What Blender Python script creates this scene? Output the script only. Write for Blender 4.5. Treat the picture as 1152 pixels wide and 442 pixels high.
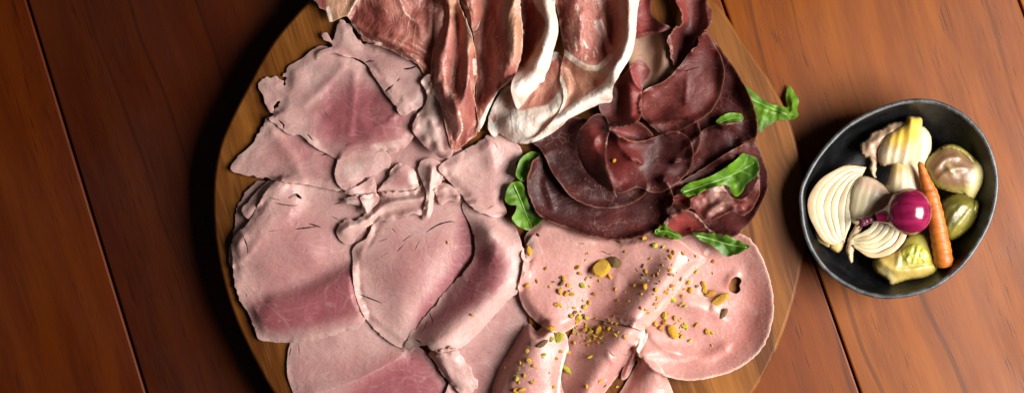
import bpy, math, random
import numpy as np
from mathutils import Vector, Matrix
from mathutils.geometry import delaunay_2d_cdt

random.seed(7)
SC = bpy.context.scene
for o in list(bpy.data.objects):
    bpy.data.objects.remove(o)
COL = SC.collection

# ------------------------------------------------------------------ camera, light, exposure
S = 0.00057            # metres per unit; a unit is about half a millimetre of table
FOC = 60.0
HC = 1152 * FOC / 36.0 # camera height in units
CU, CV = 576.0, 221.0

cam = bpy.data.cameras.new('camera'); cam.lens = FOC; cam.sensor_width = 36
cam.clip_start = 0.01; cam.clip_end = 50
co = bpy.data.objects.new('camera', cam); COL.objects.link(co)
co.location = (0, 0, HC * S); co.rotation_euler = (0, 0, 0)
SC.camera = co

W = bpy.data.worlds.new('World'); SC.world = W; W.use_nodes = True
W.node_tree.nodes['Background'].inputs[0].default_value = (1.0, 0.93, 0.86, 1)
W.node_tree.nodes['Background'].inputs[1].default_value = 0.028

def area(name, loc, target, sx, sy, power, col):
    l = bpy.data.lights.new(name, 'AREA'); l.shape = 'RECTANGLE'; l.size = sx; l.size_y = sy
    l.energy = power; l.color = col
    o = bpy.data.objects.new(name, l); COL.objects.link(o); o.location = loc
    d = Vector(target) - Vector(loc)
    o.rotation_euler = d.to_track_quat('-Z', 'Y').to_euler()
    return o
area('window_light', (0.80, -0.09, 0.66), (-0.05, 0.0, 0.0), 0.62, 0.58, 26.5, (1.0, 0.965, 0.915))

SC.view_settings.view_transform = 'Standard'
SC.view_settings.look = 'None'
SC.view_settings.exposure = 0.0
SC.view_settings.gamma = 1.0

# ------------------------------------------------------------------ helpers
def P(u, v, z):
    k = (1 - z / HC) * S
    return ((u - CU) * k, -(v - CV) * k, z * S)

def PA(a):
    k = (1 - a[:, 2] / HC) * S
    return np.stack([(a[:, 0] - CU) * k, -(a[:, 1] - CV) * k, a[:, 2] * S], 1)

def tag(o, label=None, cat=None, group=None, kind=None):
    if label: o['label'] = label
    if cat: o['category'] = cat
    if group: o['group'] = group
    if kind: o['kind'] = kind
    return o

def empty(name, loc):
    o = bpy.data.objects.new(name, None); COL.objects.link(o); o.location = loc
    o.empty_display_size = 0.01
    return o

def mesh_obj(name, V, F, mats, parent=None, attrs=None, normals=None, smooth=True, origin=None, uv=None, fmat=None):
    """V in world metres. origin: world point for the object's own origin."""
    V = np.asarray(V, float)
    if origin is None:
        if parent is not None: origin = tuple(parent.location)
        else: origin = (float(V[:, 0].mean()), float(V[:, 1].mean()), float(V[:, 2].min()))
    me = bpy.data.meshes.new(name)
    me.from_pydata((V - np.array(origin)).tolist(), [], [list(map(int, f)) for f in F])
    if smooth:
        me.polygons.foreach_set('use_smooth', [True] * len(me.polygons))
    if not isinstance(mats, (list, tuple)): mats = [mats]
    for m in mats: me.materials.append(m)
    if fmat is not None: me.polygons.foreach_set('material_index', fmat)
    if attrs:
        for k, a in attrs.items():
            at = me.attributes.new(k, 'FLOAT', 'POINT')
            at.data.foreach_set('value', np.asarray(a, np.float32))
    if uv is not None:
        ul = me.uv_layers.new(name='grain')
        li = np.zeros(len(me.loops), np.int32); me.loops.foreach_get('vertex_index', li)
        ul.data.foreach_set('uv', np.asarray(uv, np.float32)[li].ravel())
    me.update()
    if normals is not None:
        me.normals_split_custom_set_from_vertices([tuple(n) for n in normals])
    o = bpy.data.objects.new(name, me); COL.objects.link(o)
    if parent is not None:
        o.parent = parent
        o.location = tuple(np.array(origin) - np.array(parent.location))
    else:
        o.location = origin
    return o

def catmull(pts, closed=True, step=2.2):
    p = np.asarray(pts, float); n = len(p)
    out = []
    rng = range(n) if closed else range(n - 1)
    for i in rng:
        if closed:
            p0, p1, p2, p3 = p[(i-1) % n], p[i], p[(i+1) % n], p[(i+2) % n]
        else:
            p0, p1, p2, p3 = p[max(i-1, 0)], p[i], p[i+1], p[min(i+2, n-1)]
        L = np.linalg.norm((p2 - p1)[:2]); m = max(1, int(round(L / step)))
        t = (np.arange(m) / m)[:, None]
        out.append(0.5 * ((2*p1) + (-p0+p2)*t + (2*p0-5*p1+4*p2-p3)*t*t + (-p0+3*p1-3*p2+p3)*t**3))
    if not closed: out.append(p[-1:])
    return np.concatenate(out)

def hash2(i, j, s):
    x = np.sin(i * 127.1 + j * 311.7 + s * 74.7) * 43758.5453
    return x - np.floor(x)

def vnoise(u, v, s=0):
    u = np.asarray(u, float); v = np.asarray(v, float)
    i = np.floor(u); j = np.floor(v); fu = u - i; fv = v - j
    fu = fu*fu*(3-2*fu); fv = fv*fv*(3-2*fv)
    a = hash2(i, j, s); b = hash2(i+1, j, s); c = hash2(i, j+1, s); d = hash2(i+1, j+1, s)
    return ((a*(1-fu)+b*fu)*(1-fv) + (c*(1-fu)+d*fu)*fv) * 2 - 1

def fbm(u, v, s=0, o=3):
    r = 0; a = 1
    for k in range(o):
        r = r + a * vnoise(u * 2**k, v * 2**k, s + 13*k); a *= 0.5
    return r

def inpoly(U, V, poly):
    x, y = poly[:, 0], poly[:, 1]; x2, y2 = np.roll(x, -1), np.roll(y, -1)
    ins = np.zeros(U.shape, bool)
    for a, b, c, d in zip(x, y, x2, y2):
        if b == d: continue
        cond = ((b > V) != (d > V))
        xi = (c - a) * (V - b) / (d - b) + a
        ins ^= cond & (U < xi)
    return ins

def dpoly(U, V, pl, closed=False):
    """distance and sign (left/right of the nearest segment) to a polyline"""
    pl = np.asarray(pl, float)[:, :2]
    if closed: pl = np.vstack([pl, pl[:1]])
    best = np.full(U.shape, 1e9); sg = np.zeros(U.shape)
    for (a, b), (c, d) in zip(pl[:-1], pl[1:]):
        ex, ey = c - a, d - b; L = ex*ex + ey*ey + 1e-9
        t = np.clip(((U-a)*ex + (V-b)*ey) / L, 0, 1)
        dx, dy = U - a - t*ex, V - b - t*ey
        dd = dx*dx + dy*dy
        m = dd < best
        best = np.where(m, dd, best); sg = np.where(m, np.sign(ex*dy - ey*dx), sg)
    return np.sqrt(best), sg

def sstep(a, b, x):
    t = np.clip((x - a) / (b - a), 0, 1); return t*t*(3-2*t)

def blur(A, sig):
    r = max(1, int(sig * 3)); k = np.exp(-0.5 * (np.arange(-r, r+1) / sig)**2); k /= k.sum()
    B = np.pad(A, ((r, r), (r, r)), mode='edge')
    n0, n1 = A.shape
    T = np.zeros((n0, B.shape[1]))
    for i, w in enumerate(k): T += w * B[i:i+n0]
    R = np.zeros(A.shape)
    for i, w in enumerate(k): R += w * T[:, i:i+n1]
    return R

def nblur(A, M, sig):
    w = blur(M.astype(float), sig)
    return blur(np.where(M, A, 0), sig) / np.maximum(w, 1e-4)

def tps(ctrl, U, V, lam=1.0):
    c = np.asarray(ctrl, float); n = len(c)
    sc = 50.0
    X = c[:, :2] / sc
    r = np.linalg.norm(X[:, None] - X[None], axis=2)
    K = np.where(r > 0, r*r*np.log(np.maximum(r, 1e-9)), 0) + np.eye(n) * lam * 1e-3
    Pm = np.hstack([np.ones((n, 1)), X])
    A = np.zeros((n+3, n+3)); A[:n, :n] = K; A[:n, n:] = Pm; A[n:, :n] = Pm.T
    b = np.zeros(n+3); b[:n] = c[:, 2]
    w = np.linalg.solve(A, b)
    Q = np.stack([U.ravel(), V.ravel()], 1) / sc
    out = w[n] + Q @ w[n+1:]
    for i in range(n):
        rr = np.linalg.norm(Q - X[i], axis=1)
        out += w[i] * np.where(rr > 0, rr*rr*np.log(np.maximum(rr, 1e-9)), 0)
    return out.reshape(U.shape)

def cpl(*items):
    """control points: each item (polyline of (u,v) , z) or (u,v,z)"""
    out = []
    for it in items:
        if len(it) == 3 and not hasattr(it[0], '__len__'): out.append(it)
        else:
            pl, z = it
            q = catmull([tuple(p) + ((p[2],) if len(p) == 3 else (z,)) if False else (p[0], p[1], p[2] if len(p) == 3 else z) for p in pl], False, 9)
            out += [tuple(x) for x in q]
    return out

# ------------------------------------------------------------------ running height map of the platter (units)
U0, V0, NU, NV = 215, -70, 730, 590
GU, GV = np.meshgrid(np.arange(NU) + U0 + 0.0, np.arange(NV) + V0 + 0.0)
HM = np.zeros((NV, NU))
BZ = 36.0

def samp(A, u, v, u0=None, v0=None):
    u0 = U0 if u0 is None else u0; v0 = V0 if v0 is None else v0
    x = np.clip(u - u0, 0, A.shape[1] - 1.001); y = np.clip(v - v0, 0, A.shape[0] - 1.001)
    i = np.floor(x).astype(int); j = np.floor(y).astype(int); fx = x - i; fy = y - j
    return (A[j, i]*(1-fx) + A[j, i+1]*fx)*(1-fy) + (A[j+1, i]*(1-fx) + A[j+1, i+1]*fx)*fy

def triangulate(poly, inner, holes):
    pts = [poly]; edges = []; n = len(poly)
    edges += [(i, (i+1) % n) for i in range(n)]
    base = n
    for h in holes:
        pts.append(h); m = len(h); edges += [(base+i, base+(i+1) % m) for i in range(m)]; base += m
    pts.append(inner)
    allp = np.concatenate(pts)
    r = delaunay_2d_cdt([Vector((float(a), float(b))) for a, b in allp], edges, [], 0, 1e-4)
    V = np.array([(v.x, v.y) for v in r[0]]); F = np.array([f for f in r[2] if len(f) == 3])
    c = V[F].mean(1)
    k = inpoly(c[:, 0], c[:, 1], poly)
    for h in holes: k &= ~inpoly(c[:, 0], c[:, 1], h)
    F = F[k]
    a = V[F]; ar = (a[:, 1, 0]-a[:, 0, 0])*(a[:, 2, 1]-a[:, 0, 1]) - (a[:, 1, 1]-a[:, 0, 1])*(a[:, 2, 0]-a[:, 0, 0])
    F = F[np.abs(ar) > 1e-6]
    used = np.unique(F); mp = -np.ones(len(V), int); mp[used] = np.arange(len(used))
    return V[used], mp[F]

def lens(pl, w):
    """a thin tear: closed lens outline around an open polyline"""
    c = catmull(pl, False, 2.0); n = len(c)
    t = np.gradient(c, axis=0); t /= np.linalg.norm(t, axis=1)[:, None] + 1e-9
    nn = np.stack([-t[:, 1], t[:, 0]], 1)
    s = np.linspace(0, 1, n); wd = w * np.sin(np.pi * s) ** 0.7 * (0.75 + 0.5*np.random.RandomState(int(abs(c[0, 0]*7))).rand(n))
    L = c + nn * wd[:, None] * 0.4; R = c - nn * wd[:, None] * 0.4
    return np.concatenate([L, R[1:-1][::-1]]) if n > 2 else np.concatenate([L, R[::-1]])

def solid(V3, F, thick):
    """thicken a top sheet downwards; returns verts, faces, normals (world metres)"""
    A, B, C = V3[F[:, 0]], V3[F[:, 1]], V3[F[:, 2]]
    fn = np.cross(B - A, C - A)
    flip = fn[:, 2] < 0
    F = F.copy(); F[flip] = F[flip][:, ::-1]; fn[flip] *= -1
    n = np.zeros_like(V3)
    for k in range(3): np.add.at(n, F[:, k], fn)
    n /= np.linalg.norm(n, axis=1)[:, None] + 1e-20
    N = len(V3)
    Vb = V3 - n * thick
    e = {}
    for f in F:
        for a, b in ((f[0], f[1]), (f[1], f[2]), (f[2], f[0])):
            e[(a, b)] = 1
    side = [(a, b) for (a, b) in e if (b, a) not in e]
    faces = [tuple(f) for f in F] + [tuple(f[::-1] + N) for f in F]
    out = np.zeros_like(V3)
    for a, b in side:
        d = V3[b] - V3[a]; o = np.cross(d, n[a]); o /= np.linalg.norm(o) + 1e-20
        out[a] += o; out[b] += o
        faces.append((b, a, a + N, b + N))
    bd = np.linalg.norm(out, axis=1) > 0
    nt = n.copy(); nb = -n
    out[bd] /= np.linalg.norm(out[bd], axis=1)[:, None]
    nt[bd] = nt[bd] + 0.12 * out[bd]; nb[bd] = nb[bd] + 0.9 * out[bd]
    NN = np.concatenate([nt, nb]); NN /= np.linalg.norm(NN, axis=1)[:, None]
    return np.concatenate([V3, Vb]), faces, NN

CURL = 2.2        # how far torn rims lift
SETTLE = .62      # how far a slice's rim sinks back onto what lies below
def sheet(outline, thick=1.15, res=2.3, rag=0.6, ragf=0.22, sig=5.0, lift=0.0, ctrl=None, absolute=False,
          ridges=(), rolls=(), edge=(), wav=(1.2, 30.0), holes=(), tears=(), paint=None, seed=0, gap=None, ext=None, fine=0.35, grain=None, settle=None, cracks=0.0, cf=1.0):
    """one thin slice laid on what is already on the board"""
    global HM
    poly = catmull(outline, True, res)
    t = np.roll(poly, -1, 0) - np.roll(poly, 1, 0); t /= np.linalg.norm(t, axis=1)[:, None] + 1e-9
    nn = np.stack([t[:, 1], -t[:, 0]], 1)
    r = rag * (fbm(poly[:, 0]*ragf, poly[:, 1]*ragf, seed, 3) + 0.5*np.maximum(0, vnoise(poly[:, 0]*ragf*2.3, poly[:, 1]*ragf*2.3, seed+5) - 0.35)*3)
    r = r * (.25 + 1.1 * sstep(-.35, .5, vnoise(poly[:, 0]*.045, poly[:, 1]*.045, seed + 31)))
    poly = poly + nn * r[:, None]
    if cracks:
        rc_ = np.random.RandomState(seed + 77); n_ = len(poly); tears = list(tears)
        cen = poly.mean(0)
        for _ in range(int(cracks * n_ / 22)):
            i = rc_.randint(n_); a = poly[i]; nin = -nn[i]
            if not inpoly(np.array([a[0] + nin[0]*6]), np.array([a[1] + nin[1]*6]), poly)[0]: nin = -nin
            d0 = rc_.uniform(1.5, 3.5) if rc_.rand() < .6 else rc_.uniform(6, 16); L_ = rc_.uniform(2.5, 7)
            sl = rc_.uniform(-.5, .5); dr = nin + sl*t[i]
            if d0 > 5: dr = t[i] + rc_.uniform(-.4, .4)*nin
            p0 = a + nin*d0; p1 = p0 + dr*L_*.5 + rc_.uniform(-.6, .6, 2); p2 = p0 + dr*L_
            if all(inpoly(np.array([q[0]]), np.array([q[1]]), poly)[0] and dpoly(np.array([q[0]]), np.array([q[1]]), poly, True)[0][0] > 1.2 for q in (p0, p1, p2)):
                if all(np.linalg.norm(p1 - np.array(q[0])[len(q[0])//2]) > 12 for q in tears):
                    tears.append(([tuple(p0), tuple(p1), tuple(p2)], rc_.uniform(.5, 1.1)))
    holes = [catmull(h, True, 1.6) for h in holes] + [lens(p, w) for p, w in tears]
    u0, v0 = np.floor(poly.min(0)) - 8; u1, v1 = np.ceil(poly.max(0)) + 8
    i0 = max(0, int(u0 - U0)); i1 = min(NU, int(u1 - U0)); j0 = max(0, int(v0 - V0)); j1 = min(NV, int(v1 - V0))
    gu, gv = GU[j0:j1, i0:i1], GV[j0:j1, i0:i1]
    hm = HM[j0:j1, i0:i1]
    M = inpoly(gu, gv, poly)
    gap = (thick + 0.25) if gap is None else gap
    flo = np.where(M, hm + gap, 0)
    if absolute:
        z = tps(ctrl, gu, gv); z = 48 + (z - 48) * .88
        z = np.maximum(z, flo)
        z = np.maximum(nblur(z, M, 1.5), np.where(M, hm + gap*0.6, 0))
    else:
        z = flo.copy()
        for k in range(4): z = np.maximum(nblur(z, M, sig), flo)
        z = np.maximum(nblur(z, M, 2.0), np.where(M, hm + gap*0.7, 0))
        if ctrl is not None: z = z + cf * np.maximum(0, tps(ctrl, gu, gv))
    de, _ = dpoly(gu, gv, poly, True)
    for pl, h, wl, wr in ridges:
        d, s = dpoly(gu, gv, catmull(pl, False, 4))
        z = z + h * np.exp(-(d / np.where(s > 0, wr, wl))**2)
    z = z + wav[0] * (0.6 + fbm(gu / wav[1], gv / wav[1], seed + 3, 2)) + fine * 0.35 * fbm(gu / 6.0, gv / 6.0, seed + 8, 2)
    if grain is not None:
        ga, gamp, gx, gy = grain
        ru = gu*math.cos(ga) + gv*math.sin(ga); rv = -gu*math.sin(ga) + gv*math.cos(ga)
        ru = ru + 5*vnoise(ru/30, rv/30, seed+21)
        z = z + gamp * (fbm(ru/gx, rv/gy, seed+22, 3))
    for pl, h, w in edge:
        d, s = dpoly(gu, gv, catmull(pl, False, 4))
        z = z + h * np.exp(-(d / w)**2)
    z = z + lift
    st_ = settle if settle is not None else (0 if absolute else SETTLE)
    if st_: z = np.where(M, flo + (z - flo) * (1 - st_ * (1 - sstep(-1, 11, de))), z)
    if CURL and not absolute: z = z + CURL * np.exp(-(de / 5.5)**2) * np.clip(.55 + 1.1*vnoise(gu/22, gv/22, seed + 41), 0, 1.5)
    for pl, rr in rolls:
        d, s = dpoly(gu, gv, catmull(pl, False, 4))
        q = np.clip(1 - d / rr, 0, 1)
        z = z - rr * (1 - np.sqrt(np.maximum(0, 1 - q*q)))
    z = np.maximum(z, np.where(M, hm + gap*0.6, 0))
    zx = nblur(z, M, 1.2); zx = np.where(M, z, zx)
    zx = np.where(blur(M.astype(float), 1.2) > 1e-3, zx, nblur(z, M, 6))
    # points
    xs = np.arange(u0, u1, res); ys = np.arange(v0, v1, res * 0.87)
    X, Y = np.meshgrid(xs, ys); X = X + (np.arange(len(ys)) % 2)[:, None] * res * 0.5
    rs = np.random.RandomState(seed + 1)
    X = X + rs.uniform(-.12, .12, X.shape)*res; Y = Y + rs.uniform(-.12, .12, X.shape)*res
    X, Y = X.ravel(), Y.ravel()
    k = inpoly(X, Y, poly); X, Y = X[k], Y[k]
    d, _ = dpoly(X, Y, poly, True); k = d > res * 0.6; X, Y = X[k], Y[k]
    for h in holes:
        d, _ = dpoly(X, Y, h, True); k = (d > res * 0.4) & ~inpoly(X, Y, h); X, Y = X[k], Y[k]
    P2, F = triangulate(poly, np.stack([X, Y], 1), holes)
    zz = samp(zx, P2[:, 0], P2[:, 1], gu[0, 0], gv[0, 0])
    V3 = PA(np.column_stack([P2, zz]))
    V, faces, NN = solid(V3, F, thick * S)
    n = len(P2)
    at = {}
    dd, _ = dpoly(P2[:, 0], P2[:, 1], poly, True)
    at['edge'] = np.tile(dd, 2)
    for name in ('fat', 'red', 'tan'):
        a = np.zeros(n)
        for st in (paint or {}).get(name, ()):
            if st[0] == 'poly':
                pg = catmull(st[1], True, 4); q, _ = dpoly(P2[:, 0], P2[:, 1], pg, True)
                ins = inpoly(P2[:, 0], P2[:, 1], pg); sd = np.where(ins, q, -q)
                w = st[2]; m = sstep(-w, w, sd) * st[3]
            elif st[0] == 'rim':
                m = (1 - sstep(st[1]*0.5, st[1], dd)) * st[2]
            else:
                q, _ = dpoly(P2[:, 0], P2[:, 1], catmull(st[1], False, 4))
                m = (1 - sstep(st[2]*0.45, st[2], q)) * st[3]
            if st[3 if st[0] != 'rim' else 2] < 0: a = a * (1 + m)   # negative strength rubs out
            else: a = np.maximum(a, m)
        at[name] = np.tile(a, 2)
    nh = np.where(M, np.maximum(hm, z), hm)
    HM[j0:j1, i0:i1] = nh
    return V, faces, NN, at

def join(gs):
    V = []; F = []; N = []; A = {}
    b = 0
    for v, f, n, a in gs:
        V.append(v); N.append(n); F += [tuple(int(i) + b for i in q) for q in f]; b += len(v)
        for k in a: A.setdefault(k, []).append(a[k])
    return np.concatenate(V), F, np.concatenate(N), {k: np.concatenate(x) for k, x in A.items()}

def slice_thing(name, label, cat, group, mat, *geos, split=None, thr=0.55):
    V, F, N, A = join(geos)
    if not split:
        o = mesh_obj(name, V, F, mat, attrs=A, normals=N)
        return tag(o, label, cat, group)
    root = empty(name, (float(V[:, 0].mean()), float(V[:, 1].mean()), float(V[:, 2].min())))
    tag(root, label, cat, group)
    fat = A['fat']; fm = np.array([fat[list(f)].mean() > thr for f in F])
    for pn, sel in ((split[0], ~fm), (split[1], fm)):
        ff = [F[i] for i in np.nonzero(sel)[0]]
        if not ff: continue
        used = np.unique(np.concatenate([np.array(f) for f in ff])); mp = {int(u): i for i, u in enumerate(used)}
        mesh_obj(pn, V[used], [[mp[int(i)] for i in f] for f in ff], mat, parent=root,
                 attrs={k: A[k][used] for k in A}, normals=N[used])
    return root

# ------------------------------------------------------------------ materials
class NT:
    def __init__(s, name):
        s.m = bpy.data.materials.new(name); s.m.use_nodes = True
        s.t = s.m.node_tree; s.t.nodes.clear()
        s.out = s.n('ShaderNodeOutputMaterial'); s.b = s.n('ShaderNodeBsdfPrincipled')
        s.l(s.b.outputs[0], s.out.inputs[0])
    def n(s, t, **k):
        x = s.t.nodes.new(t)
        for a, b in k.items(): setattr(x, a, b)
        return x
    def l(s, a, b): s.t.links.new(a, b)
    def set(s, node, i, v):
        inp = node.inputs[i]
        if hasattr(v, 'is_output'): s.l(v, inp)
        else:
            if isinstance(v, tuple) and len(v) == 3 and inp.type == 'RGBA': v = v + (1,)
            inp.default_value = v
    def attr(s, name):
        x = s.n('ShaderNodeAttribute'); x.attribute_name = name; return x.outputs['Fac']
    def math(s, op, a, b=None, c=None, clamp=False):
        x = s.n('ShaderNodeMath', operation=op); x.use_clamp = clamp
        s.set(x, 0, a)
        if b is not None: s.set(x, 1, b)
        if c is not None: s.set(x, 2, c)
        return x.outputs[0]
    def mix(s, f, a, b, bt='MIX'):
        x = s.n('ShaderNodeMix', data_type='RGBA', blend_type=bt); x.clamp_factor = True
        s.set(x, 0, f); s.set(x, 6, a); s.set(x, 7, b); return x.outputs[2]
    def map(s, v, a, b, c=0.0, d=1.0, smooth=True):
        x = s.n('ShaderNodeMapRange'); x.interpolation_type = 'SMOOTHSTEP' if smooth else 'LINEAR'
        s.set(x, 0, v); s.set(x, 1, a); s.set(x, 2, b); s.set(x, 3, c); s.set(x, 4, d); return x.outputs[0]
    def obj(s, off=True):
        tc = s.n('ShaderNodeTexCoord'); 
        if not off: return tc.outputs['Object']
        oi = s.n('ShaderNodeObjectInfo'); a = s.n('ShaderNodeVectorMath', operation='ADD')
        m = s.n('ShaderNodeVectorMath', operation='SCALE'); cx = s.n('ShaderNodeCombineXYZ')
        s.l(oi.outputs['Random'], cx.inputs[0]); s.l(oi.outputs['Random'], cx.inputs[1]); s.l(cx.outputs[0], m.inputs[0]); m.inputs['Scale'].default_value = 3.7
        s.l(tc.outputs['Object'], a.inputs[0]); s.l(m.outputs[0], a.inputs[1]); return a.outputs[0]
    def mapping(s, vec, rot=(0, 0, 0), scale=(1, 1, 1), loc=(0, 0, 0)):
        x = s.n('ShaderNodeMapping'); s.l(vec, x.inputs[0]); x.inputs[1].default_value = loc
        x.inputs[2].default_value = rot; x.inputs[3].default_value = scale; return x.outputs[0]
    def noise(s, vec, scale, detail=3, rough=0.55, dist=0.0, out='Fac'):
        x = s.n('ShaderNodeTexNoise'); s.l(vec, x.inputs['Vector']); x.inputs['Scale'].default_value = scale
        x.inputs['Detail'].default_value = detail; x.inputs['Roughness'].default_value = rough; x.inputs['Distortion'].default_value = dist
        return x.outputs[out]
    def voro(s, vec, scale, feat='DISTANCE_TO_EDGE', out='Distance', rnd=1.0):
        x = s.n('ShaderNodeTexVoronoi', feature=feat); s.l(vec, x.inputs['Vector']); x.inputs['Scale'].default_value = scale
        x.inputs['Randomness'].default_value = rnd
        return x.outputs[out]
    def warp(s, vec, scale, amt):
        nz = s.noise(vec, scale, 2, out='Color'); a = s.n('ShaderNodeVectorMath', operation='MULTIPLY_ADD')
        s.l(nz, a.inputs[0]); a.inputs[1].default_value = (amt,)*3; s.l(vec, a.inputs[2]); return a.outputs[0]
    def bump(s, h, strength, dist, normal=None):
        x = s.n('ShaderNodeBump'); s.set(x, 'Strength', strength); x.inputs['Distance'].default_value = dist
        s.l(h, x.inputs['Height'])
        if normal is not None: s.l(normal, x.inputs['Normal'])
        return x.outputs[0]
    def fin(s, col, rough=0.5, normal=None, sss=0.0, rad=(1, .35, .25), ssc=0.003, spec=0.5, coat=0.0, coatr=0.2):
        s.set(s.b, 'Base Color', col); s.set(s.b, 'Roughness', rough)
        if normal is not None: s.l(normal, s.b.inputs['Normal'])
        if sss:
            s.b.inputs['Subsurface Weight'].default_value = sss; s.b.inputs['Subsurface Radius'].default_value = rad
            s.b.inputs['Subsurface Scale'].default_value = ssc
        s.set(s.b, 'Specular IOR Level', spec)
        if coat: s.b.inputs['Coat Weight'].default_value = coat; s.b.inputs['Coat Roughness'].default_value = coatr
        return s.m

def mat_ham():
    m = NT('cooked_ham'); v = m.obj()
    big = m.noise(m.warp(v, 20, .02), 22, 3)
    c = m.mix(m.map(big, .35, .7), (.475, .228, .215), (.59, .345, .318))
    inn = m.math('ADD', m.attr('edge'), m.math('MULTIPLY', m.math('SUBTRACT', m.noise(v, 35, 3), .5), 44))
    c = m.mix(m.map(inn, 2, 32, .58, 0), c, (.62, .385, .345))
    c = m.mix(m.map(inn, 24, 60, 0, .55), c, (.40, .155, .155))
    redn = m.math('ADD', m.attr('red'), m.math('MULTIPLY', m.math('SUBTRACT', m.noise(v, 40, 3), .5), .55))
    c = m.mix(m.map(redn, .15, .95), c, (.31, .085, .098))
    w = m.warp(v, 45, .02)
    fib = m.noise(m.mapping(w, (0, 0, .7), (90, 560, 200)), 1.0, 4, .65)
    c = m.mix(m.map(fib, .52, .74, 0, .2), c, (.74, .52, .46))
    c = m.mix(m.map(m.noise(w, 620, 3), .5, .72, 0, .36), c, (.38, .14, .135))
    seams = m.voro(m.warp(v, 30, .03), 26)
    c = m.mix(m.math('MULTIPLY', m.map(seams, .0, .03, .12, 0), m.map(m.noise(v, 30, 2), .45, .6)), c, (.78, .60, .53))
    f = m.math('ADD', m.attr('fat'), m.math('MULTIPLY', m.math('SUBTRACT', m.noise(v, 160, 3), .5), .5))
    c = m.mix(m.map(f, .3, .95, 0, .75), c, (.72, .54, .47))
    e = m.math('ADD', m.attr('edge'), m.math('MULTIPLY', m.noise(v, 260, 2), 3.0))
    c = m.mix(m.map(e, 1.5, 3.6, .3, 0), c, (.64, .45, .39))
    t = m.math('MULTIPLY', m.attr('tan'), m.map(m.noise(v, 120, 3), .3, .6))
    c = m.mix(t, c, (.42, .27, .24))
    h = m.math('ADD', m.math('MULTIPLY', fib, .5), m.noise(w, 330, 3))
    nb = m.bump(h, .34, .0010)
    return m.fin(c, m.map(m.noise(v, 90, 2), .3, .7, .36, .58), nb, .22, (1, .4, .3), .0025, .45)

def mat_prosc():
    m = NT('prosciutto'); v = m.obj()
    w = m.warp(v, 25, .04)
    c = m.mix(m.map(m.noise(w, 30, 4), .35, .68), (.25, .058, .045), (.45, .16, .118))
    streak = m.noise(m.mapping(w, (0, 0, .25), (300, 45, 100)), 1.0, 3, .6)
    c = m.mix(m.map(streak, .52, .72, 0, .65), c, (.60, .33, .24))
    c = m.mix(m.map(streak, .25, .45, .35, 0), c, (.19, .035, .025))
    sp = m.voro(m.warp(v, 60, .02), 90)
    c = m.mix(m.math('MULTIPLY', m.map(sp, 0, .035, .35, 0), m.map(m.noise(v, 40, 2), .5, .65)), c, (.72, .50, .40))
    c = m.mix(m.math('MULTIPLY', m.attr('tan'), .85), c, (.52, .29, .175))
    f = m.math('ADD', m.attr('fat'), m.math('MULTIPLY', m.math('SUBTRACT', m.noise(v, 110, 4), .5), .55))
    fc = m.mix(m.map(m.noise(w, 75, 4), .38, .72, 0, .75), (.76, .64, .57), (.66, .41, .32))
    fc = m.mix(m.math('MULTIPLY', m.attr('tan'), .6), fc, (.72, .42, .18))
    c = m.mix(m.map(f, .25, .72), c, fc)
    e = m.math('ADD', m.attr('edge'), m.math('MULTIPLY', m.noise(v, 200, 2), 2.0))
    c = m.mix(m.map(e, 1.2, 2.6, .4, 0), c, (.70, .45, .32))
    nb = m.bump(m.math('ADD', streak, m.noise(v, 260, 3)), .7, .0012)
    return m.fin(c, m.map(m.noise(v, 70, 2), .3, .7, .36, .60), nb, .3, (1, .4, .28), .0035, .55)

def mat_bres(name, a, b, marb):
    m = NT(name); v = m.obj()
    w = m.warp(v, 30, .03)
    c = m.mix(m.map(m.noise(w, 35, 4), .35, .7), a, b)
    fine = m.noise(m.mapping(w, (0, 0, -.5), (120, 420, 200)), 1.0, 3)
    c = m.mix(m.map(fine, .55, .8, 0, .45), c, tuple(min(1, x*2.0 + .02) for x in b))
    ln = m.voro(m.warp(v, 55, .03), 75)
    k = m.math('MULTIPLY', m.map(ln, 0, .032, 1, 0), m.map(m.noise(v, 48, 2), .48, .62))
    c = m.mix(m.math('MULTIPLY', k, marb), c, (.50, .27, .23))
    sp = m.math('MULTIPLY', m.map(m.noise(v, 520, 1), .66, .74), m.map(m.noise(v, 38, 1), .45, .6))
    c = m.mix(m.math('MULTIPLY', sp, .28), c, (.45, .26, .22))
    e = m.math('ADD', m.attr('edge'), m.math('MULTIPLY', m.noise(v, 240, 2), 2.5))
    c = m.mix(m.map(e, 1.7, 3.1, .85, 0), c, (.27, .088, .05))
    c = m.mix(m.map(e, 3.0, 7.5, .45, 0), c, tuple(x*.45 for x in a))
    f = m.math('ADD', m.attr('fat'), m.math('MULTIPLY', m.math('SUBTRACT', m.noise(v, 150, 3), .5), .6))
    c = m.mix(m.map(f, .35, .75, 0, .8), c, (.50, .30, .24))
    c = m.mix(m.attr('tan'), c, (.33, .19, .12))
    c = m.mix(m.math('MULTIPLY', m.attr('red'), .8), c, (.30, .035, .028))
    nb = m.bump(m.math('ADD', m.math('MULTIPLY', fine, .6), m.noise(v, 300, 3)), .5, .0008)
    return m.fin(c, m.map(m.noise(v, 80, 2), .3, .7, .42, .64), nb, .08, (1, .2, .15), .002, .36)

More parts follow.
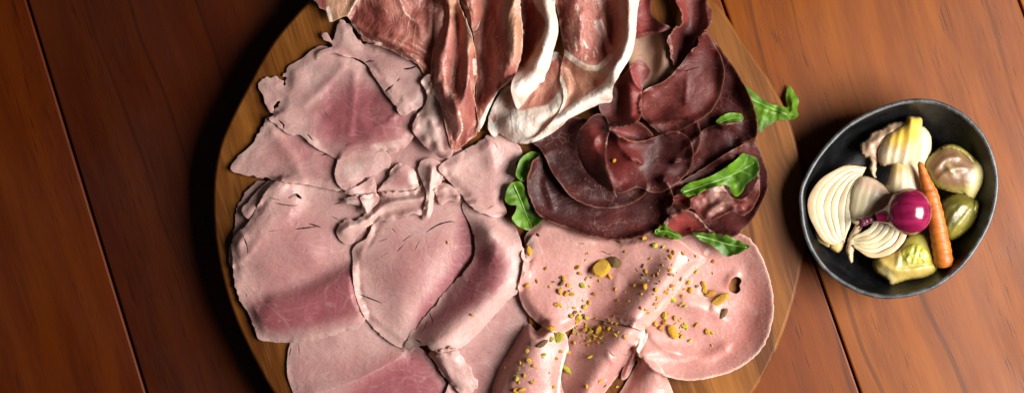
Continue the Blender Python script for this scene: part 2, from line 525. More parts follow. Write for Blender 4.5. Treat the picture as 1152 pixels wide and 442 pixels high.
def mat_mort():
    m = NT('mortadella'); v = m.obj()
    w = m.warp(v, 40, .02)
    c = m.mix(m.map(m.noise(w, 26, 3), .35, .7), (.52, .235, .205), (.59, .305, .265))
    c = m.mix(m.map(m.noise(v, 700, 2), .5, .75, 0, .35), c, (.76, .47, .40))
    c = m.mix(m.map(m.noise(v, 430, 2), .58, .75, 0, .3), c, (.42, .15, .12))
    sp = m.voro(m.warp(v, 90, .012), 62, 'F1')
    k = m.math('MULTIPLY', m.map(sp, .12, .2, 1, 0), m.map(m.noise(v, 55, 1), .56, .64))
    c = m.mix(m.math('MULTIPLY', k, .75), c, (.78, .60, .52))
    f = m.math('ADD', m.attr('fat'), m.math('MULTIPLY', m.math('SUBTRACT', m.noise(v, 130, 3), .5), .5))
    c = m.mix(m.map(f, .3, .75, 0, .9), c, (.80, .62, .53))
    c = m.mix(m.math('MULTIPLY', m.attr('red'), .7), c, (.48, .13, .10))
    e = m.math('ADD', m.attr('edge'), m.math('MULTIPLY', m.noise(v, 180, 2), 2.0))
    c = m.mix(m.map(e, 1.4, 3.2, .55, 0), c, (.72, .47, .37))
    nb = m.bump(m.math('ADD', m.noise(v, 420, 3), m.math('MULTIPLY', m.noise(v, 90, 2), 1.2)), .35, .0009)
    return m.fin(c, m.map(m.noise(v, 80, 2), .3, .7, .33, .5), nb, .22, (1, .4, .3), .0025, .5)

def mat_wood(name, cols, along, across, poreamt, rough, uv=True, ringdist=1.0, ring=0.5, spec=.4):
    m = NT(name)
    u = m.n('ShaderNodeUVMap'); u.uv_map = 'grain'; v = u.outputs[0]
    tone = m.attr('tone')
    cx = m.n('ShaderNodeCombineXYZ'); m.set(cx, 2, m.math('MULTIPLY', tone, 7.3))
    av = m.n('ShaderNodeVectorMath', operation='ADD'); m.l(v, av.inputs[0]); m.l(cx.outputs[0], av.inputs[1]); v = av.outputs[0]
    w = m.warp(v, 6, .02 * ringdist)
    g = m.noise(m.mapping(w, scale=(across, along, 1)), 1.0, 4, .6)
    bands = m.noise(m.mapping(w, scale=(across*.35, along*.5, 1)), 1.0, 2, .5)
    fine = m.noise(m.mapping(v, scale=(across*7, along*6, 1)), 1.0, 3, .6)
    c = m.mix(m.map(g, .3, .7), cols[0], cols[1])
    c = m.mix(m.map(bands, .4, .72, 0, ring), c, cols[2])
    c = m.mix(m.map(fine, .45, .75, 0, .24), c, cols[3])
    pores = m.noise(m.mapping(v, scale=(across*16, along*9, 1)), 1.0, 2, .5)
    pmask = m.map(m.noise(m.mapping(v, scale=(across*.6, along*.8, 1)), 1.0, 2), .38, .65)
    k = m.math('MULTIPLY', m.map(pores, .58, .68), pmask)
    c = m.mix(m.math('MULTIPLY', k, poreamt), c, tuple(x*.16 for x in cols[0]))
    lg = m.noise(m.mapping(w, scale=(across*2.4, along*.22, 1)), 1.0, 2, .5)
    c = m.mix(m.math('MULTIPLY', m.map(lg, .64, .72), .5), c, tuple(x*.3 for x in cols[0]))
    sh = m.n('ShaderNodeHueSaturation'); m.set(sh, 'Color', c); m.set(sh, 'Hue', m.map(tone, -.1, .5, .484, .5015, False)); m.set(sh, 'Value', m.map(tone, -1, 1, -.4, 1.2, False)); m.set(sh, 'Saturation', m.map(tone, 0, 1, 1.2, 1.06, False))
    c = sh.outputs[0]
    h = m.math('SUBTRACT', m.math('MULTIPLY', fine, .5), k)
    nb = m.bump(h, .14, .0004)
    r = m.map(m.noise(m.mapping(v, scale=(14, 9, 1)), 1.0, 3), .3, .7, rough - .07, rough + .09)
    return m.fin(c, r, nb, spec=spec)

def mat_simple(name, a, b, scale, rough=.4, sss=0.0, rad=(1, .5, .3), ssc=.002, bump=.3, bs=None, coat=0, mapscale=None, rot=(0, 0, 0), spec=.5, bd=.0006, tan=None, fat=None, red=None):
    m = NT(name); v = m.obj()
    w = m.warp(v, scale*.6, .3/scale)
    q = m.mapping(w, rot, mapscale) if mapscale else w
    nz = m.noise(q, 1.0 if mapscale else scale, 4)
    c = m.mix(m.map(nz, .32, .7), a, b)
    if tan: c = m.mix(m.attr('tan'), c, tan)
    if red: c = m.mix(m.attr('red'), c, red)
    if fat: c = m.mix(m.attr('fat'), c, fat)
    h = m.math('ADD', nz, m.noise(v, bs or scale*3, 3))
    return m.fin(c, rough, m.bump(h, bump, bd), sss, rad, ssc, spec, coat, .15)

HAM = mat_ham(); PRO = mat_prosc(); MOR = mat_mort()
BRE = mat_bres('bresaola', (.045, .0075, .0072), (.092, .016, .0135), .2)
BRE_TOP = mat_bres('bresaola_red', (.086, .0135, .0115), (.165, .035, .029), .22)
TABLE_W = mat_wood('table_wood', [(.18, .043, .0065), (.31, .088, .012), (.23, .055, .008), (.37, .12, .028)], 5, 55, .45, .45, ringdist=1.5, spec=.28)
BOARD_W = mat_wood('acacia_wood', [(.11, .036, .012), (.33, .137, .050), (.085, .026, .010), (.40, .19, .085)], 4.5, 75, .5, .48, ringdist=2.2, ring=.85, spec=.28)

# ------------------------------------------------------------------ table (the surface everything rests on)
def gl(u0, v0, slope):      # groove line: u at a given v
    return lambda v: u0 + slope * (v - v0)
grooves = [gl(-365, 0, .30), gl(30, 0, .3054), gl(421, 0, .328), gl(812, 0, .353), gl(1146, 0, .372), gl(1520, 0, .385), gl(1890, 0, .39)]
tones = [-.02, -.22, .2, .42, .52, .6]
tv, tf, tuv, ttone = [], [], [], []
VT, VB = -420, 860
for i in range(len(grooves) - 1):
    a, b = grooves[i], grooves[i + 1]; g = 1.25; bv = 2.0
    prof = [(0, -14), (0, -bv), (bv*.3, -bv*.3), (bv, 0)]
    ring = []
    for v in (VT, VB):
        L, R = a(v) + g, b(v) - g
        ring.append([(L + d, v, z) for d, z in prof] + [(R - d, v, z) for d, z in prof[::-1]])
    base = len(tv)
    ang = math.atan(.33)
    for row in ring:
        for (u, v, z) in row:
            x, y = (u - CU) * S, -(v - CV) * S
            tv.append((x, y, z * S))
            gu_ = x*math.cos(ang) + y*math.sin(ang); gv_ = -x*math.sin(ang) + y*math.cos(ang)
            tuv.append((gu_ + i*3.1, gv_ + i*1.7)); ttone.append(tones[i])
    n = len(ring[0])
    for k in range(n - 1): tf.append((base + k, base + n + k, base + n + k + 1, base + k + 1))
base = len(tv)       # dark bed under the boards
for (u, v) in ((-400, VT), (2100, VT), (2100, VB), (-400, VB)):
    tv.append(((u - CU)*S, -(v - CV)*S, -14*S)); tuv.append((u*S, v*S)); ttone.append(0.0)
tf.append((base + 3, base + 2, base + 1, base))
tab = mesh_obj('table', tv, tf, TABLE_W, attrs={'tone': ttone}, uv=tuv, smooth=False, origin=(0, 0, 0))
tag(tab, 'dark reddish brown wooden plank table top under everything', 'table', kind='structure')

# ------------------------------------------------------------------ round serving board
bo = [(238, 215), (241, 185), (247, 160), (256, 138), (266, 118), (277, 97), (292, 69), (308, 44), (326, 22), (345, 2), (380, -30), (430, -62), (500, -84), (572, -92),
      (650, -84), (720, -58), (775, -24), (808, 4), (832, 38), (853, 68), (872, 98), (886, 125), (896, 155), (903, 190), (907, 225), (908, 260), (905, 290), (898, 325), (887, 362), (872, 400),
      (850, 440), (810, 488), (740, 540), (660, 572), (572, 582), (480, 570), (400, 535), (345, 492), (308, 445), (285, 405), (266, 365), (252, 325), (243, 285), (239, 250)]
bp = catmull(bo, True, 6.0)
cb = np.array([572.0, 245.0])
rings = [(0.965, 0), (0.985, 2), (0.995, 6), (0.998, BZ-6), (0.9965, BZ-3), (0.9925, BZ-.9), (0.985, BZ)]
bv_, bf, buv, btn = [], [], [], []
kS = (1 - BZ/HC)
n = len(bp); ang = math.atan(.30)
def buvf(x, y):
    return (x*math.cos(ang) + y*math.sin(ang), -x*math.sin(ang) + y*math.cos(ang))
for s, z in rings:
    for (u, v) in bp:
        w = cb + (np.array((u, v)) - cb) * (1 - (1 - s) * 1.0)
        x, y = (w[0] - CU)*kS*S, -(w[1] - CV)*kS*S
        bv_.append((x, y, z*S)); buv.append(buvf(x, y + (BZ - z)*S*.7)); btn.append(.6)
for r in range(len(rings) - 1):
    for i in range(n):
        j = (i + 1) % n
        bf.append((r*n + j, r*n + i, (r+1)*n + i, (r+1)*n + j))
bf.append(tuple((len(rings)-1)*n + i for i in range(n))[::-1]); bf.append(tuple(range(n)))
board = mesh_obj('serving_board', bv_, bf, BOARD_W, attrs={'tone': btn}, uv=buv, smooth=True)
board.data.polygons[len(bf)-2].use_smooth = False
tag(board, 'large round acacia wood serving board lying under all the cold cuts', 'serving board')
HM[inpoly(GU, GV, bp)] = BZ

# ------------------------------------------------------------------ cooked ham
GH = 'cooked ham slices on the left of the board'
def ham(label, *g): return slice_thing('cooked_ham_slice', label, 'ham slice', GH, HAM, *g)
def R(pl, w, s): return ('line', pl, w, s)
def PG(pl, w, s): return ('poly', pl, w, s)

ham('greyish ham slice edge peeking out between wood and the big pink lower left slice',
    sheet([(262, 262), (266, 240), (272, 222), (282, 210), (296, 203), (325, 207), (335, 230), (310, 255), (290, 275), (272, 295), (259, 300), (258, 280)], seed=2, rag=1.15, cracks=.28, cf=.55, ragf=.2,
          ctrl=cpl(([(268, 240), (285, 215)], 3), ([(300, 220), (290, 260)], 7)), paint={'tan': [PG([(262, 262), (268, 236), (284, 212), (300, 212), (290, 240), (268, 270)], 6, .45)]}))
ham('thin pink ham sliver lying on the wood in front of the pale grey pointed slice',
    sheet([(272, 236), (283, 222), (300, 205), (312, 200), (322, 205), (318, 214), (305, 220), (290, 232), (280, 246)], seed=44, rag=0.92, cracks=.28, cf=.55, lift=2, ridges=[([(280, 240), (296, 220), (312, 206)], 5, 5, 7)], paint={'fat': [R([(300, 212), (312, 204)], 8, .7)]}))
ham('round ham slice at bottom left whose lower part runs off the frame',
    sheet([(326, 387), (323, 405), (324, 425), (333, 448), (350, 475), (420, 490), (490, 475), (510, 450), (503, 432), (490, 412), (478, 395), (455, 380), (430, 362), (410, 350), (370, 360), (335, 372)],
          seed=9, rag=0.57, cracks=.28, cf=.55, wav=(0.88, 40), ctrl=cpl(([(330, 390), (330, 430)], 3), ([(380, 400), (420, 400)], 9), ([(470, 410), (500, 440)], 4), ([(380, 450), (440, 450)], 12)), ridges=[([(355, 442), (400, 428), (450, 400)], 2.5, 12, 6)],
          tears=[([(327, 391), (325, 400)], 1.6), ([(336, 388), (336, 398)], 1.2)],
          paint={'red': [PG([(400, 430), (470, 392), (505, 430), (500, 470), (390, 470)], 24, .9)], 'fat': [R([(345, 445), (400, 428), (450, 402)], 2.5, .5), R([(327, 390), (324, 420)], 5, .4)]}))
ham('big round ham slice at far left with a dark pink fold across its lower half',
    sheet([(262, 290), (260, 275), (267, 262), (276, 254), (284, 243), (290, 231), (300, 214), (312, 203), (321, 198), (342, 199), (366, 203), (386, 207), (406, 214), (417, 236), (420, 262), (410, 280), (403, 300), (405, 330), (413, 352), (405, 367), (390, 372), (360, 381), (327, 385), (303, 384), (291, 381), (286, 368), (279, 352), (270, 337), (263, 312)],
          seed=10, rag=0.80, cracks=.28, cf=.75, ragf=.2, sig=6, wav=(0.77, 45), lift=1, ctrl=cpl(([(262, 290), (268, 330)], 5), ([(285, 260), (300, 230)], 10), ([(340, 240), (390, 250)], 8), ([(300, 300), (350, 290)], 12), ([(269, 329), (306, 329), (333, 320), (368, 304), (396, 294)], 2), ([(300, 355), (350, 345), (395, 325)], 14), ([(290, 378), (327, 383), (390, 370)], 3)),
          ridges=[([(310, 338), (340, 334), (372, 318), (398, 306)], 4, 10, 14)], edge=[([(284, 243), (276, 256), (266, 275)], 4, 6)],
          rolls=[([(303, 384), (327, 385), (360, 381), (390, 372)], 5)],
          tears=[([(324, 223), (332, 219), (340, 224)], 4.5), ([(308, 228), (324, 231), (337, 231)], 1.6), ([(300, 222), (314, 225)], 1.0), ([(330, 258), (345, 256), (356, 255)], 2.0), ([(346, 251), (356, 254), (361, 256)], 1.8), ([(374, 230), (386, 227)], 1.4), ([(272, 262), (277, 275), (279, 288)], 1.6), ([(372, 243), (382, 248)], .9), ([(300, 260), (312, 259)], .8)],
          paint={'red': [PG([(285, 340), (335, 326), (395, 298), (408, 335), (395, 362), (330, 374), (295, 374)], 24, 1.0)], 'fat': [R([(269, 330), (306, 330), (333, 321), (360, 310)], 2.5, .4), R([(303, 384), (340, 383), (400, 368)], 6, .5), R([(330, 210), (400, 226)], 7, .4)], 'tan': [PG([(282, 355), (295, 365), (306, 384), (290, 382)], 6, .5)]}))
ham('grey pink ham slice ending in a sharp point on bare wood at left',
    sheet([(259, 190), (266, 178), (275, 170), (284, 162), (291, 150), (298, 140), (306, 130), (340, 122), (380, 130), (430, 140), (455, 110), (480, 100), (505, 130), (520, 172), (505, 200), (482, 208), (440, 212), (410, 219), (376, 214), (342, 207), (308, 202), (285, 199), (268, 195)],
          seed=3, rag=1.72, cracks=.28, cf=.55, ragf=.2, wav=(1.10, 26), ctrl=cpl(([(262, 188), (290, 165), (303, 145)], 5), ([(300, 190), (350, 195)], 9), ([(330, 160), (400, 180)], 3), ([(440, 190), (500, 185)], 4)),
          edge=[([(259, 190), (275, 170), (291, 150), (303, 135)], 3, 5)], ridges=[([(308, 150), (330, 180), (340, 205)], 3, 8, 8)], tears=[([(360, 175), (372, 172)], 2)],
          paint={'tan': [PG([(259, 190), (284, 162), (303, 135), (318, 140), (305, 170), (280, 196)], 8, .35)], 'red': [PG([(330, 150), (400, 160), (410, 210), (340, 205)], 14, .45)], 'fat': [R([(262, 188), (284, 163), (300, 140)], 5, .6)]}))
ham('light pink ham lobe tucked under the wide reddish grey slice left of centre',
    sheet([(379, 183), (377, 200), (384, 212), (394, 213), (406, 203), (424, 195), (440, 186), (432, 168), (400, 162), (385, 170)], seed=4, rag=1.61, cracks=.28, cf=.55, ctrl=cpl(([(385, 190), (400, 200)], 5), ([(420, 180), (410, 170)], 3)), paint={'fat': [PG([(384, 185), (392, 206), (410, 195), (420, 180)], 12, .75)]}))
ham('small rounded ham lobe with a pale edge just above the curly frilled strip',
    sheet([(427, 219), (432, 205), (443, 191), (453, 184), (463, 189), (470, 203), (470, 215), (458, 220), (444, 221)], seed=5, rag=1.61, cracks=.28, cf=.55, lift=3, ctrl=cpl(([(440, 205), (455, 195)], 6), ([(465, 212), (440, 216)], 2)),
          rolls=[([(432, 205), (443, 191), (453, 184), (463, 189)], 4)], paint={'red': [PG([(438, 205), (452, 190), (462, 200), (452, 212)], 8, .5)], 'fat': [R([(465, 195), (470, 212), (455, 220)], 9, .8)]}))
ham('small pointed pink ham scrap between the pale lobe and frilled strip',
    sheet([(388, 217), (400, 210), (412, 203), (421, 199), (424, 210), (421, 219), (406, 221)], seed=6, lift=2.5, rag=0.80, cracks=.28, cf=.55, ctrl=cpl((395, 216, 1), (415, 208, 5), (420, 216, 3)), paint={'red': [PG([(395, 216), (418, 204), (420, 216)], 7, .45)]}))
ham('wide reddish grey ham slice with small torn lobe at upper left by the board rim',
    sheet([(291, 99), (294, 91), (301, 87), (309, 87), (316, 90), (320, 96), (323, 88), (319, 83), (326, 74), (340, 66), (352, 56), (364, 52), (385, 60), (420, 80), (455, 110), (470, 128), (468, 146), (461, 160), (446, 170), (432, 168), (420, 171), (402, 171), (386, 179), (377, 178), (366, 172), (352, 164), (338, 153), (326, 150), (310, 141), (304, 135), (309, 124), (316, 115), (312, 114), (306, 126), (299, 118), (296, 108)],
          seed=7, rag=1.49, cracks=.28, cf=.55, ragf=.2, wav=(1.38, 22), sig=7, ctrl=cpl(([(300, 100), (310, 95)], 3), ([(330, 90), (320, 120)], 7), ([(386, 75), (365, 98), (342, 119)], 6), ([(375, 110), (360, 140)], 5), ([(399, 85), (397, 120), (394, 150)], 7), ([(430, 110), (430, 150)], 12), ([(460, 130), (455, 155)], 8), ([(420, 168), (380, 176), (340, 152)], 4)),
          ridges=[([(386, 75), (365, 98), (342, 119)], 1.5, 4, 6), ([(399, 85), (397, 120), (394, 150)], 1.5, 4, 5)], edge=[([(386, 179), (420, 171), (446, 170)], 2, 4)],
          tears=[([(313, 135), (319, 141), (318, 146)], 2.5), ([(345, 150), (352, 158)], 2)],
          paint={'red': [PG([(375, 85), (440, 105), (465, 135), (440, 165), (385, 172), (350, 150)], 30, .9)], 'tan': [PG([(325, 80), (375, 70), (385, 90), (340, 120), (312, 125)], 18, .8)], 'fat': [R([(386, 75), (365, 98), (342, 119)], 2.5, .35), R([(399, 85), (397, 108), (394, 130)], 2.0, .3), R([(293, 96), (303, 90), (300, 115)], 8, .5), R([(338, 150), (355, 160)], 8, .6), R([(420, 166), (455, 160)], 7, .6)]}))
ham('bright pink folded ham ribbon emerging below the red cured ham at upper left',
    sheet([(362, 39), (368, 37), (374, 46), (379, 33), (384, 21), (394, 30), (402, 44), (416, 50), (448, 55), (476, 70), (482, 92), (476, 116), (466, 124), (455, 130), (446, 121), (434, 106), (423, 89), (412, 73), (404, 67), (388, 63), (374, 60), (360, 63), (358, 68), (357, 60), (364, 56), (374, 53), (372, 48), (365, 45)],
          seed=8, rag=1.61, cracks=.28, cf=.55, ragf=.2, lift=4, sig=5, ctrl=cpl(([(384, 30), (396, 48)], 7), ([(372, 52), (360, 62)], 1), ([(410, 72), (425, 90), (450, 124)], 4), ([(430, 65), (468, 112)], 9), ([(465, 75), (478, 100)], 12)),
          rolls=[([(404, 67), (412, 73), (423, 89), (434, 106), (446, 121), (455, 130)], 2)], edge=[([(362, 60), (374, 55), (388, 62)], 2, 3)],
          tears=[([(409, 71), (415, 69), (421, 69)], 1.8), ([(453, 78), (462, 77), (469, 74)], 2.2), ([(432, 104), (438, 99), (443, 95)], 3.2), ([(446, 92), (450, 88)], 1.6)],
          paint={'fat': [PG([(425, 72), (470, 80), (476, 110), (455, 126), (436, 104)], 10, .5), PG([(382, 28), (398, 45), (394, 54), (382, 44)], 6, .5)], 'red': [PG([(360, 60), (385, 50), (404, 66)], 6, .5), PG([(404, 56), (425, 60), (430, 84), (412, 72)], 8, .3)]}))

# lower left fan of round slices
ham('large central ham slice with a deep shadowed fold and small torn cracks',
    sheet([(397, 292), (396, 282), (402, 274), (412, 268), (418, 256), (428, 243), (448, 232), (468, 226), (487, 222), (505, 222), (525, 220), (545, 232), (560, 262), (556, 290), (535, 312), (508, 338), (480, 370), (464, 388), (452, 391), (435, 382), (420, 368), (409, 354), (401, 335), (397, 312)],
          seed=13, rag=0.92, cracks=.28, cf=.75, ragf=.2, sig=7, wav=(0.77, 40), lift=1.5, ctrl=cpl(([(400, 290), (402, 330)], 2), ([(430, 290), (440, 330)], 14), ([(450, 260), (490, 260)], 12), ([(490, 285), (475, 325), (455, 350)], 15), ([(537, 280), (505, 325), (470, 375)], 1), ([(415, 355), (450, 385)], 2)),
          tears=[([(402, 330), (415, 335), (430, 341)], 1.8), ([(478, 262), (492, 253), (508, 249), (512, 253)], 2.0), ([(446, 283), (455, 274)], 1.4), ([(452, 272), (462, 264)], 1.4), ([(472, 270), (466, 282)], 1.0), ([(424, 272), (436, 268)], 1.0), ([(440, 256), (446, 262)], .9), ([(427, 290), (434, 285)], .8)],
          paint={'red': [PG([(520, 240), (560, 250), (556, 290), (510, 340), (465, 385), (470, 350), (510, 290)], 14, 1.0), PG([(420, 300), (470, 280), (460, 350), (425, 345)], 26, .25)], 'fat': [R([(470, 262), (510, 244)], 8, .4), R([(400, 290), (402, 330), (420, 362)], 6, .4)]}))
ham('long dull pink ham strip running down between the rosy flap and mortadella',
    sheet([(480, 385), (505, 365), (535, 345), (560, 320), (592, 312), (605, 345), (600, 375), (588, 400), (578, 430), (572, 462), (498, 462), (505, 425)], seed=18, rag=0.69, cracks=.28, cf=.55, ctrl=cpl(([(575, 345), (545, 380)], 4), ([(530, 400), (520, 440)], 5), ([(560, 390), (545, 430)], 2)), paint={'red': [PG([(560, 350), (588, 335), (570, 375), (550, 400)], 12, .4)]}))
ham('rosy folded ham flap arching over the central slice toward the mortadella',
    sheet(settle=0, thick=.9, outline=[(519, 232), (530, 226), (548, 232), (566, 240), (580, 256), (588, 278), (593, 300), (592, 314), (585, 324), (572, 337), (558, 352), (545, 367), (530, 382), (518, 391), (505, 394), (491, 396), (480, 388), (468, 390), (461, 396), (456, 388), (460, 378), (470, 366), (487, 346), (505, 325), (522, 306), (534, 286), (532, 260)],
          seed=14, rag=1.15, cracks=.28, cf=1.0, ragf=.2, sig=6, wav=(0.28, 36), lift=0, ctrl=cpl(([(522, 236), (530, 262)], 1), ([(534, 286), (505, 325), (468, 372)], 1), ([(552, 262), (562, 290), (548, 322), (520, 354), (488, 382)], 23), ([(578, 275), (580, 300), (560, 336), (520, 376)], 20), ([(592, 305), (572, 336), (530, 380)], 13), ([(556, 244), (575, 258)], 8)),
          rolls=[([(592, 314), (572, 337), (545, 367), (518, 391)], 4)],
          tears=[([(487, 362), (482, 350)], 1.8), ([(476, 372), (480, 360)], 1.0), ([(466, 381), (474, 385)], 2.0), ([(549, 292), (553, 294)], 1.6)],
          paint={'red': [PG([(535, 280), (560, 270), (570, 310), (530, 350), (480, 375), (470, 370), (510, 325)], 16, .85)], 'fat': [PG([(575, 262), (592, 300), (575, 335), (520, 388), (500, 390), (545, 350), (570, 310)], 10, .5), R([(458, 388), (470, 384), (486, 388)], 6, .9)]}))
ham('curly frilled strip of pale ham winding between upper and lower slices',
    sheet([(379, 258), (386, 249), (398, 247), (408, 243), (410, 236), (403, 231), (390, 229), (387, 224), (400, 220), (420, 219), (440, 216), (468, 214), (476, 204), (486, 208), (489, 218), (484, 230), (476, 236), (473, 242), (464, 240), (456, 245), (447, 244), (439, 249), (431, 248), (424, 250), (412, 256), (402, 266), (394, 274), (385, 272), (380, 266)],
          seed=11, rag=1.26, cracks=.28, cf=.55, ragf=.3, lift=3, sig=4, res=1.9, wav=(0.83, 12), ridges=[([(384, 258), (405, 250), (420, 243), (430, 232), (450, 226), (478, 222)], 8, 5, 5), ([(390, 226), (406, 228), (411, 238)], 8, 4, 4), ([(430, 246), (470, 239)], 3, 3, 4)],
          holes=[[(396, 236), (402, 236), (404, 240), (399, 242), (393, 244), (392, 240)]], paint={'fat': [R([(384, 260), (420, 246), (440, 232), (480, 218)], 8, .6), R([(430, 247), (473, 238)], 5, .5), R([(388, 227), (408, 232)], 5, .7)]}))
ham('pale narrow ham tab hanging over the frilled strip at its left end',
    sheet([(406, 221), (424, 218), (426, 226), (420, 233), (412, 240), (406, 238), (408, 230)], seed=12, lift=4, rag=0.69, cracks=.28, cf=.55, res=1.9, ridges=[([(412, 222), (410, 236)], 4, 4, 5)], paint={'fat': [R([(415, 221), (412, 236)], 9, .6)]}))

ham('crumpled pale ham scraps bunched beside the square bright slice at the centre',
    sheet([(470, 188), (484, 178), (500, 188), (497, 204), (489, 214), (488, 230), (483, 246), (477, 247), (475, 238), (479, 226), (478, 212)], seed=15, res=1.9, lift=5, rag=1.03, cracks=.28, cf=.55, ridges=[([(486, 190), (484, 215), (481, 240)], 5, 4, 4)], paint={'fat': [R([(490, 195), (484, 215), (480, 240)], 8, .6)], 'red': [R([(482, 190), (495, 200)], 7, .3)]}),
    sheet([(489, 214), (497, 206), (508, 209), (517, 219), (516, 227), (505, 226), (496, 230)], seed=16, res=1.9, lift=4, rag=1.15, cracks=.28, cf=.55, ridges=[([(490, 216), (505, 210), (516, 222)], 4, 3, 3)], paint={'fat': [R([(495, 210), (516, 222)], 6, .5)]}))
ham('square bright pink ham slice at the very centre beside the green leaf',
    sheet([(493, 189), (504, 179), (520, 170), (536, 162), (549, 154), (560, 152), (575, 157), (585, 165), (587, 176), (580, 184), (582, 196), (574, 210), (566, 224), (570, 240), (557, 244), (547, 241), (536, 236), (522, 223), (508, 207), (500, 198)],
          seed=17, rag=1.26, cracks=.28, cf=.55, ragf=.2, sig=7, lift=3, wav=(0.66, 40), ctrl=cpl(([(497, 190), (520, 215), (545, 238)], 4), ([(530, 175), (555, 200)], 6), ([(570, 165), (560, 225)], 3), ([(548, 160), (552, 185)], 9)),
          tears=[([(522, 168), (525, 172)], 1.5), ([(556, 159), (560, 168)], 1.0), ([(545, 236), (556, 230)], .9)], ridges=[([(548, 156), (556, 180)], 3, 5, 9)],
          paint={'fat': [PG([(496, 190), (540, 165), (552, 190), (545, 235), (525, 222)], 12, .45), R([(585, 170), (578, 184)], 4, .9)], 'red': [PG([(556, 160), (584, 168), (568, 210), (556, 200)], 12, .3)]}))

# scraps toward the mortadella
ham('small triangular ham scrap with a dark crumbly edge near the bottom frame',
    sheet([(482, 397), (495, 394), (511, 390), (520, 400), (530, 416), (538, 432), (531, 440), (520, 444), (510, 434), (497, 420), (490, 408)], seed=19, lift=4, rag=1.26, cracks=.28, cf=.55, ragf=.25, ctrl=cpl(([(490, 400), (520, 430)], 5), ([(512, 395), (534, 430)], 2)), rolls=[([(482, 397), (490, 408), (510, 434)], 4)], paint={'fat': [R([(484, 400), (500, 425), (520, 444)], 5, .5)], 'tan': [R([(500, 400), (525, 430)], 10, .35)]}))

# ------------------------------------------------------------------ mortadella
CURL = 0.6
GM = 'mortadella slices at the lower right of the board'
def mort(label, *g): return slice_thing('mortadella_slice', label, 'mortadella slice', GM, MOR, *g)
mort('wide cupped mortadella slice with a round hole and pale rim at lower right',
    sheet([(735, 268), (780, 258), (826, 262), (842, 268), (852, 280), (860, 297), (867, 320), (870, 345), (867, 367), (858, 390), (840, 408), (815, 420), (790, 426), (768, 427), (748, 422), (728, 411), (715, 395), (700, 370), (690, 320), (705, 285)],
          settle=0, seed=20, rag=.5, sig=8, wav=(1.6, 36), res=2.2, thick=2.6, ctrl=cpl(([(842, 270), (862, 305), (868, 345), (858, 385), (825, 414), (780, 425), (740, 417), (722, 400)], 15), ([(840, 300), (848, 340), (840, 375), (805, 400), (765, 402)], 5), ([(790, 330), (810, 370), (770, 370)], 2), ([(770, 340), (800, 345)], 6), ([(800, 280), (760, 290)], 3), ([(740, 275), (700, 310), (698, 350), (704, 372)], 0)),
          ridges=[([(728, 398), (752, 396), (790, 402), (815, 392)], 4, 8, 6), ([(772, 338), (795, 346), (806, 352)], 4, 6, 9)],
          edge=[([(820, 318), (823, 312), (828, 309)], 3, 5), ([(733, 378), (745, 390), (760, 396)], 3, 4)],
          holes=[[(820, 321), (823, 314), (828, 311), (833, 313), (834, 317), (832, 321), (833, 326), (829, 330), (824, 329), (820, 326)]],
          paint={'fat': [('rim', 4.0, .5), R([(768, 338), (784, 339), (802, 348)], 12, .42), R([(846, 345), (849, 352)], 7, .5), R([(766, 405), (774, 404), (784, 401)], 5, .42), R([(775, 300), (790, 292)], 8, .35)], 'red': [PG([(845, 300), (860, 330), (850, 380), (815, 405), (770, 408), (800, 395), (835, 365)], 10, .55), PG([(812, 315), (818, 308), (824, 306), (818, 335)], 6, .5)]}))  # red band along the inner rim puts the cup's shade into the colour
mort('thin upright mortadella sliver squeezed between the cupped slice and diagonal roll',
    sheet([(722, 368), (729, 377), (722, 392), (714, 408), (706, 424), (699, 426), (703, 408), (711, 392), (716, 378)], seed=21, lift=5, rag=.8, res=1.9, ridges=[([(723, 372), (714, 398), (704, 420)], 7, 3, 4)], paint={'red': [R([(718, 380), (704, 415)], 6, .4)], 'fat': [R([(725, 372), (718, 395)], 3, .7)]}))
mort('small mortadella wedge touching bare wood at the bottom frame edge',
    sheet([(684, 460), (698, 440), (710, 420), (720, 404), (730, 402), (742, 410), (750, 424), (757, 440), (760, 462)], seed=22, rag=.4, lift=2, ctrl=cpl(([(720, 410), (700, 450)], 3), ([(728, 420), (735, 450)], 11), ([(750, 430), (757, 455)], 4)), rolls=[([(742, 410), (757, 440), (760, 462)], 5)], paint={'red': [R([(718, 420), (712, 450)], 9, .5)], 'fat': [R([(746, 415), (758, 445)], 6, .4)]}))
mort('diagonal mortadella roll with glossy crest below the pistachio heap',
    sheet([(628, 400), (640, 380), (650, 364), (668, 354), (700, 360), (718, 362), (723, 376), (715, 390), (706, 406), (694, 424), (680, 442), (665, 468), (620, 468), (624, 430)],
          seed=23, rag=.4, lift=2, sig=8, wav=(1.2, 40), ctrl=cpl(([(640, 390), (628, 440)], 3), ([(680, 365), (655, 400), (640, 440)], 7), ([(708, 374), (690, 400), (668, 432), (650, 466)], 22), ([(720, 378), (700, 412), (676, 448)], 8)),
          rolls=[([(723, 376), (706, 406), (680, 442), (665, 468)], 9)], ridges=[([(684, 398), (690, 408)], 2, 3, 3)], tears=[([(684, 393), (689, 399), (694, 400)], 1.2), ([(700, 398), (706, 400)], 1.0)],
          paint={'fat': [R([(708, 372), (690, 398), (672, 425)], 8, .3)], 'red': [R([(640, 385), (632, 430)], 12, .35)]}))
